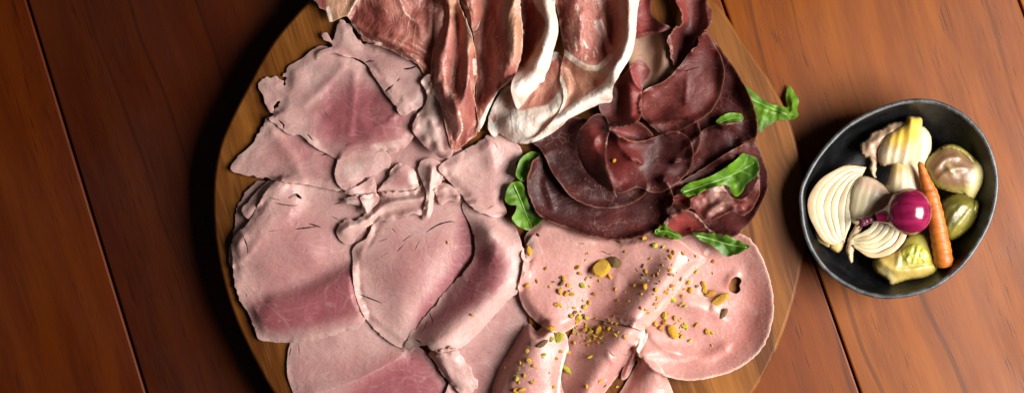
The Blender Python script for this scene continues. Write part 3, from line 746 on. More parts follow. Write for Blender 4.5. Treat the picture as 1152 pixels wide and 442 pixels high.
mort('bulging mortadella fold with light highlights at the bottom centre of the platter',
    sheet([(551, 462), (554, 440), (558, 424), (564, 410), (576, 391), (588, 370), (596, 364), (604, 372), (612, 364), (622, 360), (634, 372), (640, 390), (636, 402), (631, 424), (628, 462)],
          seed=24, rag=.6, lift=4, sig=8, wav=(1.2, 34), ctrl=cpl(([(560, 425), (585, 380)], 6), ([(600, 380), (585, 420), (580, 455)], 22), ([(620, 372), (615, 420), (608, 455)], 20), ([(636, 390), (630, 440)], 8)),
          rolls=[([(554, 440), (564, 410), (576, 391), (590, 368)], 9), ([(636, 400), (630, 424), (628, 462)], 4)], paint={'fat': [PG([(590, 380), (610, 370), (605, 420), (580, 440), (575, 415)], 12, .35), R([(636, 395), (630, 425), (628, 455)], 2.5, .8)]}))
mort('broad smooth mortadella slice dotted with pistachio and creased over at its right side',
    sheet([(588, 300), (592, 285), (590, 268), (598, 256), (612, 246), (645, 255), (690, 268), (730, 262), (760, 268), (780, 282), (794, 292), (784, 302), (771, 314), (758, 334), (742, 354), (724, 370), (706, 365), (685, 362), (664, 358), (648, 366), (632, 374), (612, 368), (592, 350), (584, 330)],
          seed=25, rag=.4, sig=9, wav=(1.4, 44), lift=3, thick=2.6, ctrl=cpl(([(600, 270), (595, 320)], 4), ([(640, 290), (640, 320), (620, 345)], 6), ([(707, 322), (690, 340), (672, 356)], 1), ([(700, 285), (730, 300)], 9), ([(755, 305), (735, 335), (715, 358)], 20), ([(785, 292), (765, 318), (728, 364)], 9)),
          rolls=[([(794, 292), (771, 314), (758, 334), (742, 354), (724, 370)], 8), ([(706, 365), (685, 362), (664, 358), (648, 366)], 4)],
          tears=[([(671, 284), (678, 283), (684, 286), (690, 284)], 1.5), ([(649, 274), (658, 274)], 1.2), ([(602, 262), (607, 266)], 3.0), ([(713, 301), (718, 306)], 1.6), ([(706, 272), (712, 271)], 1.5), ([(667, 287), (669, 288)], 2.2)],
          paint={'fat': [R([(640, 274), (668, 274)], 5, .38), R([(788, 293), (770, 312), (752, 336), (728, 362)], 6, .45), R([(590, 300), (600, 330)], 6, .35)], 'red': [PG([(700, 320), (720, 310), (700, 350), (672, 362), (676, 345)], 9, .35)]}))
ham('tiny torn pink flap lying on the smooth mortadella under a pistachio piece',
    sheet([(586, 288), (592, 276), (600, 264), (606, 272), (611, 285), (600, 289), (594, 295)], seed=26, rag=.5, res=1.9, lift=1, ctrl=cpl((590, 286, 2), (603, 270, 1), (604, 284, 3)), paint={'fat': [R([(588, 284), (600, 266)], 3, .9)]}))

# ------------------------------------------------------------------ rocket leaves (some lie under the bresaola)
LEAF = mat_simple('arugula', (.035, .095, .005), (.125, .26, .009), 60, .5, .12, (.4, 1, .1), .002, .5, 200, spec=.5, fat=(.20, .34, .07), tan=(.05, .14, .012))
def leaf(label, outline, mid, side=(), group='arugula leaves tucked among the cold cuts', seed=0, **kw):
    rd = [(mid, -2.0, 3, 3)] + [(s_, -1.0, 2, 2) for s_ in side]
    g = sheet(outline, thick=.8, res=1.8, seed=seed, rag=.5, ragf=.3, wav=kw.pop('wav', (2.0, 9)), ridges=rd + list(kw.pop('rid', [])), fine=1.2, gap=1.2, lift=kw.pop('lift', 2.5),
              paint={'fat': [R(s_, 1.6, .45) for s_ in side]}, **kw)
    V, F, N, A = g
    root = empty('arugula_leaf', (float(V[:, 0].mean()), float(V[:, 1].mean()), float(V[:, 2].min())))
    tag(root, label, 'leaf', group)
    mesh_obj('blade', V, F, LEAF, parent=root, attrs=A, normals=N)
    m = catmull(mid, False, 3); L = len(m)
    zs = samp(HM, m[:, 0], m[:, 1]) + .6
    tube_obj('midrib', np.column_stack([m, zs]), np.linspace(1.2, .4, L), RIB, parent=root, n=6)
    return root
def tube_geo(pts, rad, n=8, cap=True):
    """pts in (u,v,z) units, rad in units"""
    W3 = PA(np.asarray(pts, float)); r = np.broadcast_to(np.asarray(rad, float), (len(W3),)) * S
    t = np.gradient(W3, axis=0); t /= np.linalg.norm(t, axis=1)[:, None] + 1e-12
    V = []; F = []
    ref = np.array([0, 0, 1.0])
    for i in range(len(W3)):
        a = np.cross(t[i], ref)
        if np.linalg.norm(a) < 1e-3: a = np.cross(t[i], [1, 0, 0])
        a /= np.linalg.norm(a); b = np.cross(a, t[i])
        for k in range(n):
            q = 2*math.pi*k/n; V.append(W3[i] + r[i]*(math.cos(q)*a + math.sin(q)*b))
    for i in range(len(W3) - 1):
        for k in range(n):
            F.append((i*n + k, i*n + (k+1) % n, (i+1)*n + (k+1) % n, (i+1)*n + k))
    if cap: F.append(tuple(range(n))[::-1]); F.append(tuple((len(W3)-1)*n + k for k in range(n)))
    return np.array(V), F
def tube_obj(name, pts, rad, mat, parent=None, n=8):
    V, F = tube_geo(pts, rad, n); return mesh_obj(name, V, F, mat, parent=parent)
RIB = mat_simple('leaf_rib', (.16, .30, .05), (.26, .40, .10), 90, .4, .1)

leaf('bright green leaf reaching past the board rim onto the table at upper right',
     [(838, 98), (848, 104), (858, 112), (868, 117), (878, 119), (886, 121), (884, 112), (885, 103), (888, 96), (894, 105), (899, 113), (897, 122), (897, 132), (886, 135), (874, 135), (868, 140), (862, 143), (855, 149), (850, 142), (846, 130), (838, 120)],
     [(836, 106), (850, 114), (868, 122), (884, 128), (896, 130)], [[(876, 125), (884, 116), (888, 100)], [(866, 121), (860, 132), (856, 146)]], seed=31, ctrl=cpl(([(840, 105), (850, 115)], 10), ([(870, 122), (896, 128)], 12), ([(888, 98), (856, 146)], 5)))

# ------------------------------------------------------------------ bresaola
SETTLE = 0.0; CURL = 4.0
GB = 'bresaola slices at the upper right of the board'
def bres(label, mat, *g): return slice_thing('bresaola_slice', label, 'bresaola slice', GB, mat, *g)
bres('thin brownish see-through looking slice between the white fat rim and purple slice', BRE_TOP,
    sheet([(710, 42), (722, 38), (738, 33), (752, 32), (766, 50), (768, 72), (756, 88), (742, 98), (728, 104), (716, 98), (708, 80)], seed=32, rag=.8, ctrl=cpl(([(715, 60), (720, 90)], 6), ([(735, 45), (738, 85)], 3), ([(748, 40), (750, 75)], 10), ([(760, 60), (762, 75)], 2)), ridges=[([(742, 34), (746, 60), (738, 92)], 4, 6, 5)], paint={'tan': [PG([(705, 40), (765, 30), (765, 80), (720, 105)], 5, .8)], 'fat': [R([(745, 36), (742, 60), (735, 90)], 4, .5)]}))
bres('reddish folded slice at the top frame edge beside the white fat', BRE_TOP,
    sheet([(700, -16), (731, -16), (733, 0), (733, 12), (738, 22), (754, 31), (748, 35), (732, 39), (717, 44), (708, 38)], seed=33, rag=.8, lift=3, ctrl=cpl(([(712, 0), (716, 35)], 12), ([(728, 0), (730, 25)], 6), ([(745, 32), (725, 40)], 3)), rolls=[([(754, 31), (748, 35), (732, 39), (717, 44)], 4)], paint={'red': [R([(720, 0), (722, 30)], 12, .5)]}))
bres('crinkled wine red slice curling down from the top frame edge near the rim', BRE_TOP,
    sheet([(757, -16), (786, -16), (793, 0), (799, 10), (801, 18), (800, 29), (795, 32), (793, 38), (788, 46), (778, 60), (768, 76), (760, 78), (755, 64), (752, 48), (756, 36), (766, 27), (767, 14), (761, 4)], seed=34, rag=1.3, ragf=.25, lift=3, res=2.0, ctrl=cpl(([(764, 0), (766, 25), (755, 45)], 9), ([(782, 5), (780, 30)], 6), ([(797, 10), (795, 34)], 12), ([(775, 50), (762, 72)], 2)), ridges=[([(764, -5), (768, 20), (757, 34)], 5, 4, 6), ([(793, 4), (796, 30)], 5, 4, 3)], paint={'red': [R([(763, -5), (768, 22)], 7, .4)], 'fat': [R([(753, 40), (756, 60)], 3, .5), R([(793, 6), (794, 32)], 2.2, .4)]}))
bres('dark maroon slice partly hidden at the right edge of the bresaola fan', BRE,
    sheet([(780, 48), (793, 34), (804, 46), (814, 60), (827, 78), (840, 102), (849, 124), (852, 146), (845, 168), (826, 180), (790, 176), (770, 150), (772, 90)], seed=35, rag=.6, wav=(2.04, 21), ctrl=cpl(([(800, 46), (830, 85), (850, 135)], 8), ([(800, 100), (815, 150)], 3)), edge=[([(827, 78), (849, 124), (852, 146)], 4, 5)]))
leaf('tiny green leaf tip peeking between two maroon slices near the right edge',
     [(806, 136), (814, 130), (824, 127), (836, 130), (834, 137), (824, 141), (812, 145)], [(806, 140), (820, 134), (834, 132)], seed=36, lift=3)
bres('dark maroon slice with wavy pale cut edge beside the right hand leaf', BRE,
    sheet([(745, 205), (752, 190), (775, 160), (800, 142), (832, 138), (850, 134), (851, 152), (844, 158), (836, 163), (833, 172), (826, 182), (814, 190), (800, 197), (784, 203), (768, 209)], seed=37, rag=1.0, lift=1, wav=(2.04, 18), ctrl=cpl(([(770, 200), (810, 188), (835, 165)], 7), ([(790, 165), (820, 150)], 4), ([(848, 140), (848, 150)], 8)), ridges=[([(816, 186), (828, 172), (834, 160)], 3, 5, 4)], paint={'fat': [R([(775, 205), (800, 196), (815, 189)], 3, .7), R([(828, 164), (834, 160)], 4, .5)]}))
bres('large dark slice curving round the right side beneath the brown scraps', BRE,
    sheet([(748, 235), (752, 215), (790, 190), (825, 168), (844, 160), (851, 162), (858, 178), (863, 195), (863, 212), (857, 228), (847, 246), (836, 258), (826, 266), (812, 266), (795, 260), (770, 256)], seed=38, rag=.6, wav=(1.53, 21), gap=2, ctrl=cpl(([(852, 170), (860, 205), (845, 246), (826, 264)], 10), ([(840, 180), (848, 205), (832, 240)], 5), ([(790, 215), (810, 230)], 3), ([(760, 230), (775, 250)], 3)), paint={'fat': [R([(850, 180), (854, 205), (848, 222)], 3, .6)]}))
bres('mottled brownish pink torn scraps lying in front of the lower right leaf', BRE_TOP,
    sheet([(774, 228), (782, 220), (792, 213), (804, 210), (812, 208), (818, 214), (824, 222), (836, 224), (846, 214), (852, 202), (855, 216), (848, 232), (836, 242), (824, 238), (812, 243), (798, 248), (786, 242)], seed=39, rag=1.6, ragf=.3, lift=4, res=1.9, wav=(2.5, 10), ctrl=cpl(([(785, 225), (810, 215)], 6), ([(800, 240), (835, 232)], 8), ([(850, 212), (846, 225)], 3)), ridges=[([(796, 240), (812, 228), (835, 232)], 5, 4, 5)], paint={'fat': [PG([(778, 222), (812, 212), (830, 228), (800, 246)], 6, .5), R([(806, 212), (817, 212)], 5, .8)], 'red': [PG([(776, 222), (796, 218), (796, 242), (784, 240)], 5, .4)]}),
    sheet([(755, 226), (760, 219), (770, 218), (776, 222), (777, 232), (770, 237), (761, 235)], seed=40, rag=.8, res=1.8, lift=4, ctrl=cpl((765, 228, 5), (757, 226, 1), (775, 228, 2)), paint={'red': [PG([(756, 226), (770, 218), (776, 230)], 4, .7)], 'fat': [R([(760, 228), (772, 226)], 6, .45)]}))
leaf('broad bright green leaf lying across the right part of the bresaola',
     [(766, 213), (776, 206), (790, 202), (804, 196), (816, 189), (828, 180), (836, 173), (844, 175), (851, 178), (854, 190), (850, 198), (845, 203), (838, 208), (836, 214), (829, 221), (823, 217), (820, 210), (812, 208), (800, 211), (786, 217), (774, 221), (768, 218)],
     [(768, 216), (790, 209), (815, 200), (836, 190), (848, 183)], [[(822, 198), (832, 206), (830, 216)], [(828, 194), (838, 184), (840, 178)], [(834, 192), (845, 197)]], seed=41, lift=3, ctrl=cpl(([(770, 214), (800, 206)], 2), ([(830, 180), (846, 178)], 7), ([(835, 205), (830, 217)], 9), ([(820, 200), (840, 192)], 4)), wav=(2.5, 11))
bres('red curled tongue of bresaola with a pale edge above the lower leaf', BRE_TOP,
    sheet([(746, 256), (750, 246), (757, 240), (768, 236), (780, 239), (789, 247), (797, 257), (804, 263), (790, 264), (776, 264), (764, 268), (752, 267)], seed=42, rag=.5, lift=5, res=1.9, ctrl=cpl(([(752, 252), (765, 242), (780, 244)], 8), ([(765, 256), (785, 258)], 3), ([(755, 264), (775, 264)], 1)), rolls=[([(746, 256), (750, 246), (757, 240), (768, 236)], 5)], paint={'red': [PG([(754, 262), (760, 246), (776, 243), (785, 258)], 6, .8)], 'fat': [R([(747, 258), (750, 247)], 4, .8), R([(782, 241), (800, 261)], 2, .7)]}))
leaf('green leaf lying on the mortadella below the curled bresaola tongue',
     [(779, 262), (790, 262), (802, 263), (814, 264), (826, 268), (836, 273), (843, 277), (838, 281), (830, 285), (820, 288), (812, 286), (806, 280), (798, 274), (788, 270)],
     [(780, 264), (800, 269), (820, 275), (840, 278)], [[(805, 270), (812, 266)], [(812, 273), (820, 285)], [(822, 275), (830, 270)]], seed=43, lift=3, ctrl=cpl(([(782, 264), (800, 268)], 2), ([(825, 270), (840, 277)], 6), ([(815, 285), (805, 278)], 5)))
leaf('small crumpled green leaf bit at the lower edge of the darkest bresaola slice',
     [(737, 262), (740, 255), (748, 253), (754, 258), (762, 262), (768, 266), (762, 269), (752, 266), (744, 266)], [(739, 260), (750, 260), (766, 267)], seed=45, lift=4, wav=(2.5, 6))

leaf('small upper green leaf curled beside the left edge of the bresaola',
     [(581, 198), (582, 188), (585, 180), (592, 173), (600, 171), (608, 173), (604, 177), (600, 182), (598, 192), (594, 201), (587, 204)], [(586, 202), (590, 188), (600, 175)], seed=46, lift=4, ctrl=cpl(([(584, 195), (590, 176)], 8), ([(600, 176), (595, 198)], 2)))
leaf('larger lower green leaf bent beside the left edge of the bresaola',
     [(568, 224), (571, 212), (576, 206), (584, 204), (589, 209), (592, 220), (596, 231), (604, 238), (609, 244), (607, 251), (600, 255), (594, 259), (586, 256), (580, 252), (576, 245), (580, 238), (581, 231), (573, 230)],
     [(578, 208), (586, 226), (592, 242), (598, 255)], [[(584, 222), (574, 222)], [(590, 238), (604, 246)]], seed=47, lift=4, ctrl=cpl(([(572, 214), (580, 206)], 5), ([(590, 215), (598, 236)], 2), ([(582, 235), (590, 250)], 9), ([(605, 246), (595, 258)], 4)))
bres('lowest and darkest bresaola slice, spreading above the mortadella', BRE,
    sheet([(603, 178), (597, 190), (593, 202), (594, 214), (597, 224), (602, 235), (611, 245), (624, 251), (640, 257), (660, 265), (680, 269), (700, 269), (720, 265), (738, 258), (748, 244), (757, 222), (740, 190), (680, 170), (630, 165)], seed=48, rag=.6, wav=(1.63, 26), ctrl=cpl(([(597, 200), (604, 238)], 7), ([(630, 240), (700, 255)], 6), ([(745, 240), (755, 222)], 7), ([(610, 200), (620, 225)], 4)), ridges=[([(614, 205), (622, 232)], 3, 5, 5)], edge=[([(594, 200), (602, 235), (640, 257), (700, 269), (738, 258)], 2, 4)]))
bres('purple brown slice lying over the darkest one and under the folded red slice', BRE,
    sheet([(598, 158), (606, 166), (614, 178), (620, 192), (630, 206), (642, 221), (656, 229), (676, 234), (698, 233), (716, 226), (728, 212), (720, 180), (690, 150), (650, 132), (620, 142)], seed=49, rag=.6, lift=1, wav=(1.84, 25), ctrl=cpl(([(606, 166), (630, 205), (660, 230)], 6), ([(640, 180), (660, 210)], 7), ([(700, 230), (722, 215)], 5)), edge=[([(614, 178), (642, 221), (676, 234), (716, 226)], 2.5, 4)], paint={'fat': [R([(690, 212), (694, 222)], 2, .6), R([(648, 170), (655, 176)], 1.5, .4)]}))
bres('maroon slice rim showing as a loop behind the large shiny purple slice', BRE,
    sheet([(690, 142), (730, 138), (770, 134), (783, 136), (788, 146), (788, 160), (782, 174), (760, 184), (710, 180)], seed=50, rag=.6, lift=2, ctrl=cpl(([(783, 140), (784, 170)], 8), ([(740, 150), (765, 165)], 6)), edge=[([(784, 138), (788, 155), (782, 173)], 3, 4)]))
bres('large shiny purple red slice at the top right of the bresaola fan', BRE_TOP,
    sheet([(723, 104), (732, 98), (745, 93), (756, 84), (766, 72), (775, 60), (782, 52), (786, 42), (795, 37), (804, 50), (811, 65), (815, 82), (811, 105), (800, 125), (782, 138), (762, 148), (745, 150), (733, 142), (722, 130), (719, 116)],
          seed=51, rag=.5, lift=2, wav=(1.84, 26), ctrl=cpl(([(725, 108), (750, 92), (780, 55)], 6), ([(795, 45), (812, 82), (800, 122)], 9), ([(770, 90), (760, 125)], 10), ([(740, 145), (775, 140)], 5), ([(735, 120), (745, 130)], 5)), edge=[([(813, 75), (811, 105), (795, 130), (762, 148)], 2, 4)],
          holes=[[(772, 48), (778, 41), (785, 42), (785, 52), (777, 56), (770, 60)]], tears=[([(768, 81), (778, 78), (788, 75)], 1.4)], paint={'fat': [R([(755, 100), (790, 80)], 10, .25), R([(724, 103), (732, 98)], 2.5, .9)]}))
bres('small dark curled slice tucked beneath the rolled ribbon in the bresaola', BRE_TOP,
    sheet([(684, 144), (696, 141), (716, 137), (727, 144), (735, 153), (732, 159), (720, 159), (706, 159), (694, 154)], seed=52, rag=.5, lift=4, res=1.9, ctrl=cpl(([(690, 147), (710, 142), (728, 150)], 7), ([(705, 152), (722, 155)], 1)), edge=[([(692, 152), (706, 158), (722, 158)], 3, 3)]))
bres('rolled red ribbon of bresaola standing beside the white prosciutto fat', BRE_TOP,
    sheet([(674, 118), (684, 114), (690, 108), (691, 96), (700, 86), (710, 74), (718, 68), (727, 71), (732, 80), (730, 88), (724, 95), (722, 110), (722, 130), (716, 138), (704, 142), (694, 143), (684, 138), (677, 128)], seed=53, rag=.8, lift=4, res=1.9, ctrl=cpl(([(686, 116), (688, 134)], 4), ([(697, 100), (700, 130)], 1), ([(708, 82), (708, 105), (708, 128)], 16), ([(720, 80), (716, 105), (718, 130)], 12), ([(728, 76), (729, 86)], 12)), rolls=[([(722, 97), (722, 130)], 4)], edge=[([(690, 142), (704, 141), (718, 134)], 3, 3)], paint={'red': [PG([(703, 80), (725, 72), (718, 130), (704, 130)], 6, .45)], 'fat': [R([(688, 140), (704, 141), (718, 134)], 1.6, .5)]}))
bres('folded bright red bresaola slice with a raised flap in the middle of the fan', BRE,
    sheet([(668, 156), (686, 148), (706, 157), (722, 159), (738, 154), (755, 148), (768, 150), (778, 160), (780, 178), (774, 194), (762, 206), (748, 215), (734, 217), (726, 213), (716, 211), (704, 216), (692, 216), (682, 200), (674, 178)], seed=54, rag=.6, lift=2, wav=(1.63, 23), ctrl=cpl(([(690, 165), (690, 200)], 3), ([(720, 175), (740, 195)], 8), ([(760, 155), (776, 175), (755, 208)], 7)), edge=[([(778, 160), (776, 190), (748, 215), (730, 216)], 2.5, 4)], tears=[([(694, 210), (693, 219)], 1.2), ([(731, 155), (740, 152), (748, 150)], 2.4)], paint={'red': [PG([(685, 165), (720, 165), (710, 205), (690, 208)], 14, .45)], 'fat': [R([(686, 200), (700, 207)], 4, .5), R([(700, 190), (712, 196)], 1.5, .5)]}),
    sheet([(648, 160), (650, 149), (657, 140), (666, 131), (675, 128), (683, 135), (686, 145), (683, 158), (682, 172), (684, 190), (690, 210), (688, 217), (678, 210), (667, 201), (658, 190), (651, 176)], seed=55, rag=.5, lift=5, res=1.9, ctrl=cpl(([(652, 155), (660, 185), (682, 212)], 6), ([(665, 145), (672, 180), (684, 205)], 12), ([(682, 140), (680, 165)], 3)), rolls=[([(650, 149), (648, 160), (651, 176), (658, 190), (672, 206)], 6)], paint={'red': [PG([(654, 160), (668, 140), (678, 150), (678, 185), (664, 190)], 10, .4)], 'fat': [R([(684, 134), (685, 150), (681, 165)], 1.8, .6)]}))

# ------------------------------------------------------------------ prosciutto
CURL = 0.0
GP = 'prosciutto slices along the top of the board'
def pro(label, *g, split=('lean_meat', 'fat_rim')): return slice_thing('prosciutto_slice', label, 'prosciutto slice', GP, PRO, *g, split=split)
pro('flat orange red prosciutto slice with a tan dried corner at the upper left',
    sheet([(358, 6), (366, 12), (369, 20), (371, 25), (376, 24), (384, 20), (391, 19), (397, 29), (404, 38), (411, 48), (425, 51), (440, 57), (456, 66), (468, 71), (477, 84), (484, 92), (493, 80), (502, 60), (506, 30), (506, -20), (354, -20)],
          seed=60, rag=.9, grain=(-.9, .7, 7.0, 30.0), lift=2, sig=7, wav=(2.5, 24), ctrl=cpl(([(365, 5), (385, 15)], 8), ([(404, 0), (393, 18)], 4), ([(430, 10), (430, 35)], 14), ([(460, 0), (465, 40)], 11), ([(490, 0), (488, 60)], 5), ([(410, 45), (455, 62)], 5)),
          ridges=[([(405, -10), (398, 6), (391, 19)], 4, 3, 4), ([(398, 27), (415, 38), (440, 50), (470, 66)], 4, 3, 4), ([(425, 40), (450, 52), (480, 76)], 4, 3, 3), ([(442, 42), (465, 50), (485, 62)], 4, 3, 4), ([(448, -5), (456, 14), (466, 24)], 3, 4, 4), ([(470, 20), (475, 45)], 4, 5, 5), ([(484, 5), (484, 40)], 4, 5, 4)],
          paint={'tan': [PG([(366, -20), (404, -20), (392, 18), (374, 22)], 4, .9)], 'fat': [R([(369, 10), (373, 24)], 3.5, .9), R([(405, -8), (398, 6), (391, 19)], 1.6, .65), R([(448, -5), (456, 14), (466, 24)], 1.8, .6), R([(396, 27), (412, 44), (430, 50)], 3, .55), R([(456, 60), (472, 70)], 2.5, .5)], 'red': []}), split=None)
ham('whitish pink crumpled ham scrap left of the tall narrow ribbon',
    sheet([(474, 92), (484, 84), (488, 104), (496, 112), (503, 130), (510, 168), (502, 178), (488, 172), (474, 160), (464, 146), (468, 132), (478, 118), (480, 104)], seed=67, rag=1.0, ragf=.25, res=1.9, lift=3, ctrl=cpl(([(480, 100), (474, 140)], 5), ([(492, 120), (496, 160)], 9)), wav=(2.5, 12), grain=(.2, .6, 8, 25), ridges=[([(484, 96), (486, 130), (494, 168)], 2.5, 5, 6)], paint={'fat': [PG([(472, 92), (490, 90), (496, 130), (500, 172), (470, 150)], 7, .7)], 'red': [R([(488, 110), (502, 165)], 6, .5)]}))
pro('tall narrow prosciutto ribbon folded lengthwise with a small white tip',
    sheet([(488, -20), (496, 4), (499, 18), (493, 41), (487, 56), (484.5, 84), (485, 103), (492, 111), (497, 122), (500, 138), (504, 154), (508, 168), (514, 170), (526, 160), (536, 151), (538, 134), (534, 107), (536.5, 84), (535.6, 63), (531, 41), (524, 23), (517, 5), (511, -20)],
          seed=61, rag=.6, grain=(.15, 1.6, 6.0, 42.0), res=1.9, absolute=True, ctrl=cpl(([(489, -20), (499, 18), (487, 56), (485, 100), (500, 138), (508, 168)], 50), ([(499, -15), (505, 20), (500, 55), (497, 90), (505, 130)], 72), ([(511, 0), (517, 40), (518, 70), (513, 100)], 60), ([(518, 10), (526, 45), (529, 75), (526, 100), (522, 135)], 76), ([(534, 60), (536, 84), (535, 110), (537, 140)], 54), ([(514, 168), (530, 156)], 48)),
          wav=(1.5, 16), ridges=[([(494, 60), (491, 90)], 3, 3, 3), ([(510, 110), (516, 140), (512, 160)], 3, 4, 4)],
          paint={'tan': [PG([(506, -20), (516, 0), (530, 40), (532, 58), (524, 54), (515, 30), (505, 10)], 5, .75)], 'fat': [R([(513, -18), (524, 22), (531, 42)], 2.2, .75), R([(534, 68), (535, 83)], 3.2, 1), PG([(486, 100), (494, 112), (505, 160), (499, 165), (490, 140)], 4, .8), R([(516, 125), (520, 145), (514, 158)], 2, .55), R([(486, 62), (485, 85)], 1.6, .5), R([(505.4, 138.2), (507.7, 147.8)], 1.1, 0.38), R([(504.0, 104.0), (505.3, 115.5)], 1.8, 0.44), R([(507.1, 100.5), (509.8, 112.1)], 1.4, 0.45), R([(523.8, 106.0), (527.7, 118.7)], 1.6, 0.38), R([(501.3, 124.6), (505.0, 133.4)], 1.8, 0.42), R([(519.4, 41.5), (522.3, 51.1)], 1.8, 0.35), R([(516.0, 116.8), (518.1, 127.6)], 1.1, 0.29), R([(510.1, 101.3), (510.2, 111.8)], 1.6, 0.25), R([(511.1, 48.3), (510.4, 54.3)], 1.4, 0.29), R([(502.2, 24.5), (503.5, 32.5)], 1.6, 0.39), R([(503.6, 132.9), (502.6, 141.1)], 1.4, 0.34), R([(499.7, 123.9), (500.6, 129.2)], 1.6, 0.27), R([(513.4, 62.4), (515.4, 75.1)], 1.9, 0.35), R([(522.0, 100.3), (522.9, 106.4)], 1.6, 0.39)]}), split=None)
pro('small pink prosciutto knot at the top frame edge between two tall ribbons',
    sheet([(514, -18), (542, -18), (545, 6), (541, 22), (536, 34), (530, 32), (524, 16)], seed=62, rag=.8, grain=(.15, 1.6, 6.0, 42.0), res=1.9, absolute=True, ctrl=cpl(([(518, 0), (530, 30)], 56), ([(528, -10), (533, 18)], 66), ([(542, 0), (540, 28)], 54)), paint={'fat': [R([(524, 8), (536, 12), (538, 28)], 4, .55)]}), split=None)
pro('hollow prosciutto ribbon dark inside with a tan crest and thin white lower edge',
    sheet([(524, -20), (530, 20), (534, 55), (536, 90), (535, 115), (537, 136), (538, 149), (543, 142), (549, 126), (560, 104), (572, 94), (581, 82), (587, 60), (588, 34), (585, 5), (582, -20)],
          seed=63, rag=.5, grain=(.15, 1.6, 6.0, 42.0), res=1.9, absolute=True, ctrl=cpl(([(528, -10), (536, 60), (536, 110)], 44), ([(542, 10), (548, 45), (550, 75), (545, 100)], 42), ([(560, -10), (562, 30), (562, 60)], 62), ([(576, -15), (581, 30), (580, 55), (572, 78)], 84), ([(587, 20), (587, 58), (580, 82)], 72), ([(560, 98), (548, 122)], 62), ([(568, 96), (555, 112), (540, 146)], 58)),
          wav=(1.2, 18), ridges=[([(545, 45), (550, 65)], 3, 3, 3), ([(555, 40), (560, 75)], 3, 3, 4), ([(540, 70), (542, 100)], 2, 3, 3)],
          paint={'tan': [PG([(557, -20), (583, -20), (588, 30), (586, 60), (578, 70), (570, 40)], 7, .8)], 'fat': [R([(585, 5), (588, 34), (586, 58)], 1.6, .5), PG([(578, 86), (562, 106), (548, 132), (538, 152), (536, 146), (548, 120), (562, 100)], 1.8, 1)]}))
pro('white fatty prosciutto curl with a red oval patch just above the centre',
    sheet([(549, 143), (551, 128), (558, 112), (566, 100), (576, 94), (592, 82), (610, 62), (628, 60), (640, 85), (644, 115), (640, 132), (628, 145), (612, 155), (600, 160), (590, 162), (578, 160), (566, 153), (561, 151), (557, 154), (552, 150)],
          seed=64, rag=.4, grain=(.3, .6, 7.0, 34.0), res=1.9, thick=1.3, absolute=True, ctrl=cpl(([(552, 145), (560, 150)], 48), ([(566, 112), (571, 120)], 50), ([(556, 130), (560, 138)], 50), ([(580, 110), (585, 122)], 60), ([(600, 95), (612, 108)], 48), ([(620, 80), (626, 95)], 50), ([(570, 138), (590, 146), (612, 138), (632, 118)], 66), ([(578, 158), (600, 158), (628, 142)], 50), ([(640, 90), (640, 120)], 56)),
          wav=(1.0, 22), rolls=[([(561, 151), (578, 160), (592, 162), (612, 155), (628, 145)], 8)],
          paint={'fat': [PG([(545, 90), (660, 60), (660, 170), (545, 170)], 2, 1), PG([(584, 124), (594, 110), (606, 94), (620, 70), (632, 66), (631, 96), (618, 116), (602, 121)], 4.5, -1), PG([(566, 108), (575, 98), (578, 110), (573, 122), (565, 120)], 3, -.65), PG([(552, 134), (558, 126), (560, 132), (556, 140)], 2, -.6)], 'tan': [PG([(566, 108), (575, 98), (578, 110), (573, 122), (565, 120)], 3, .7), PG([(584, 124), (600, 104), (620, 80), (630, 96), (602, 121)], 6, .35)]}))
pro('prosciutto slice with a broad bright white fat band sweeping down to the left',
    sheet([(580, -20), (586, 8), (588, 40), (588, 58), (583, 76), (576, 92), (575, 102), (578, 114), (583, 123), (590, 113), (598, 105), (605, 99), (607, 94), (612, 92), (614, 84), (618, 76), (622, 60), (627, 42), (628, 28), (625, 12), (619, -20)],
          seed=65, rag=.5, grain=(.3, .6, 7.0, 34.0), res=1.9, thick=1.3, absolute=True, ctrl=cpl(([(583, -10), (588, 30), (588, 56)], 46), ([(594, 5), (598, 30), (594, 52)], 50), ([(608, -15), (616, 12), (619, 36), (611, 60), (597, 84), (584, 106)], 84), ([(624, 5), (627, 32), (620, 62), (612, 86)], 72), ([(606, 20), (602, 48), (588, 74)], 62), ([(583, 120), (600, 104)], 62)),
          wav=(1.0, 20), ridges=[([(600, 92), (594, 100), (588, 112)], 2, 3, 3)], rolls=[([(625, 12), (628, 28), (622, 60), (614, 84)], 6)],
          paint={'fat': [PG([(592, -24), (602, 6), (613, 22), (612, 36), (603, 55), (591, 71), (580, 86), (572, 97), (574, 124), (592, 118), (620, 90), (634, 40), (630, -24)], 4.2, 1)], 'tan': [R([(606, 52), (603, 62)], 6, .9), R([(601, 78), (608, 82)], 4, .45), PG([(592, -24), (602, 6), (612, 22), (616, 12), (604, -20)], 3, .15)]}))
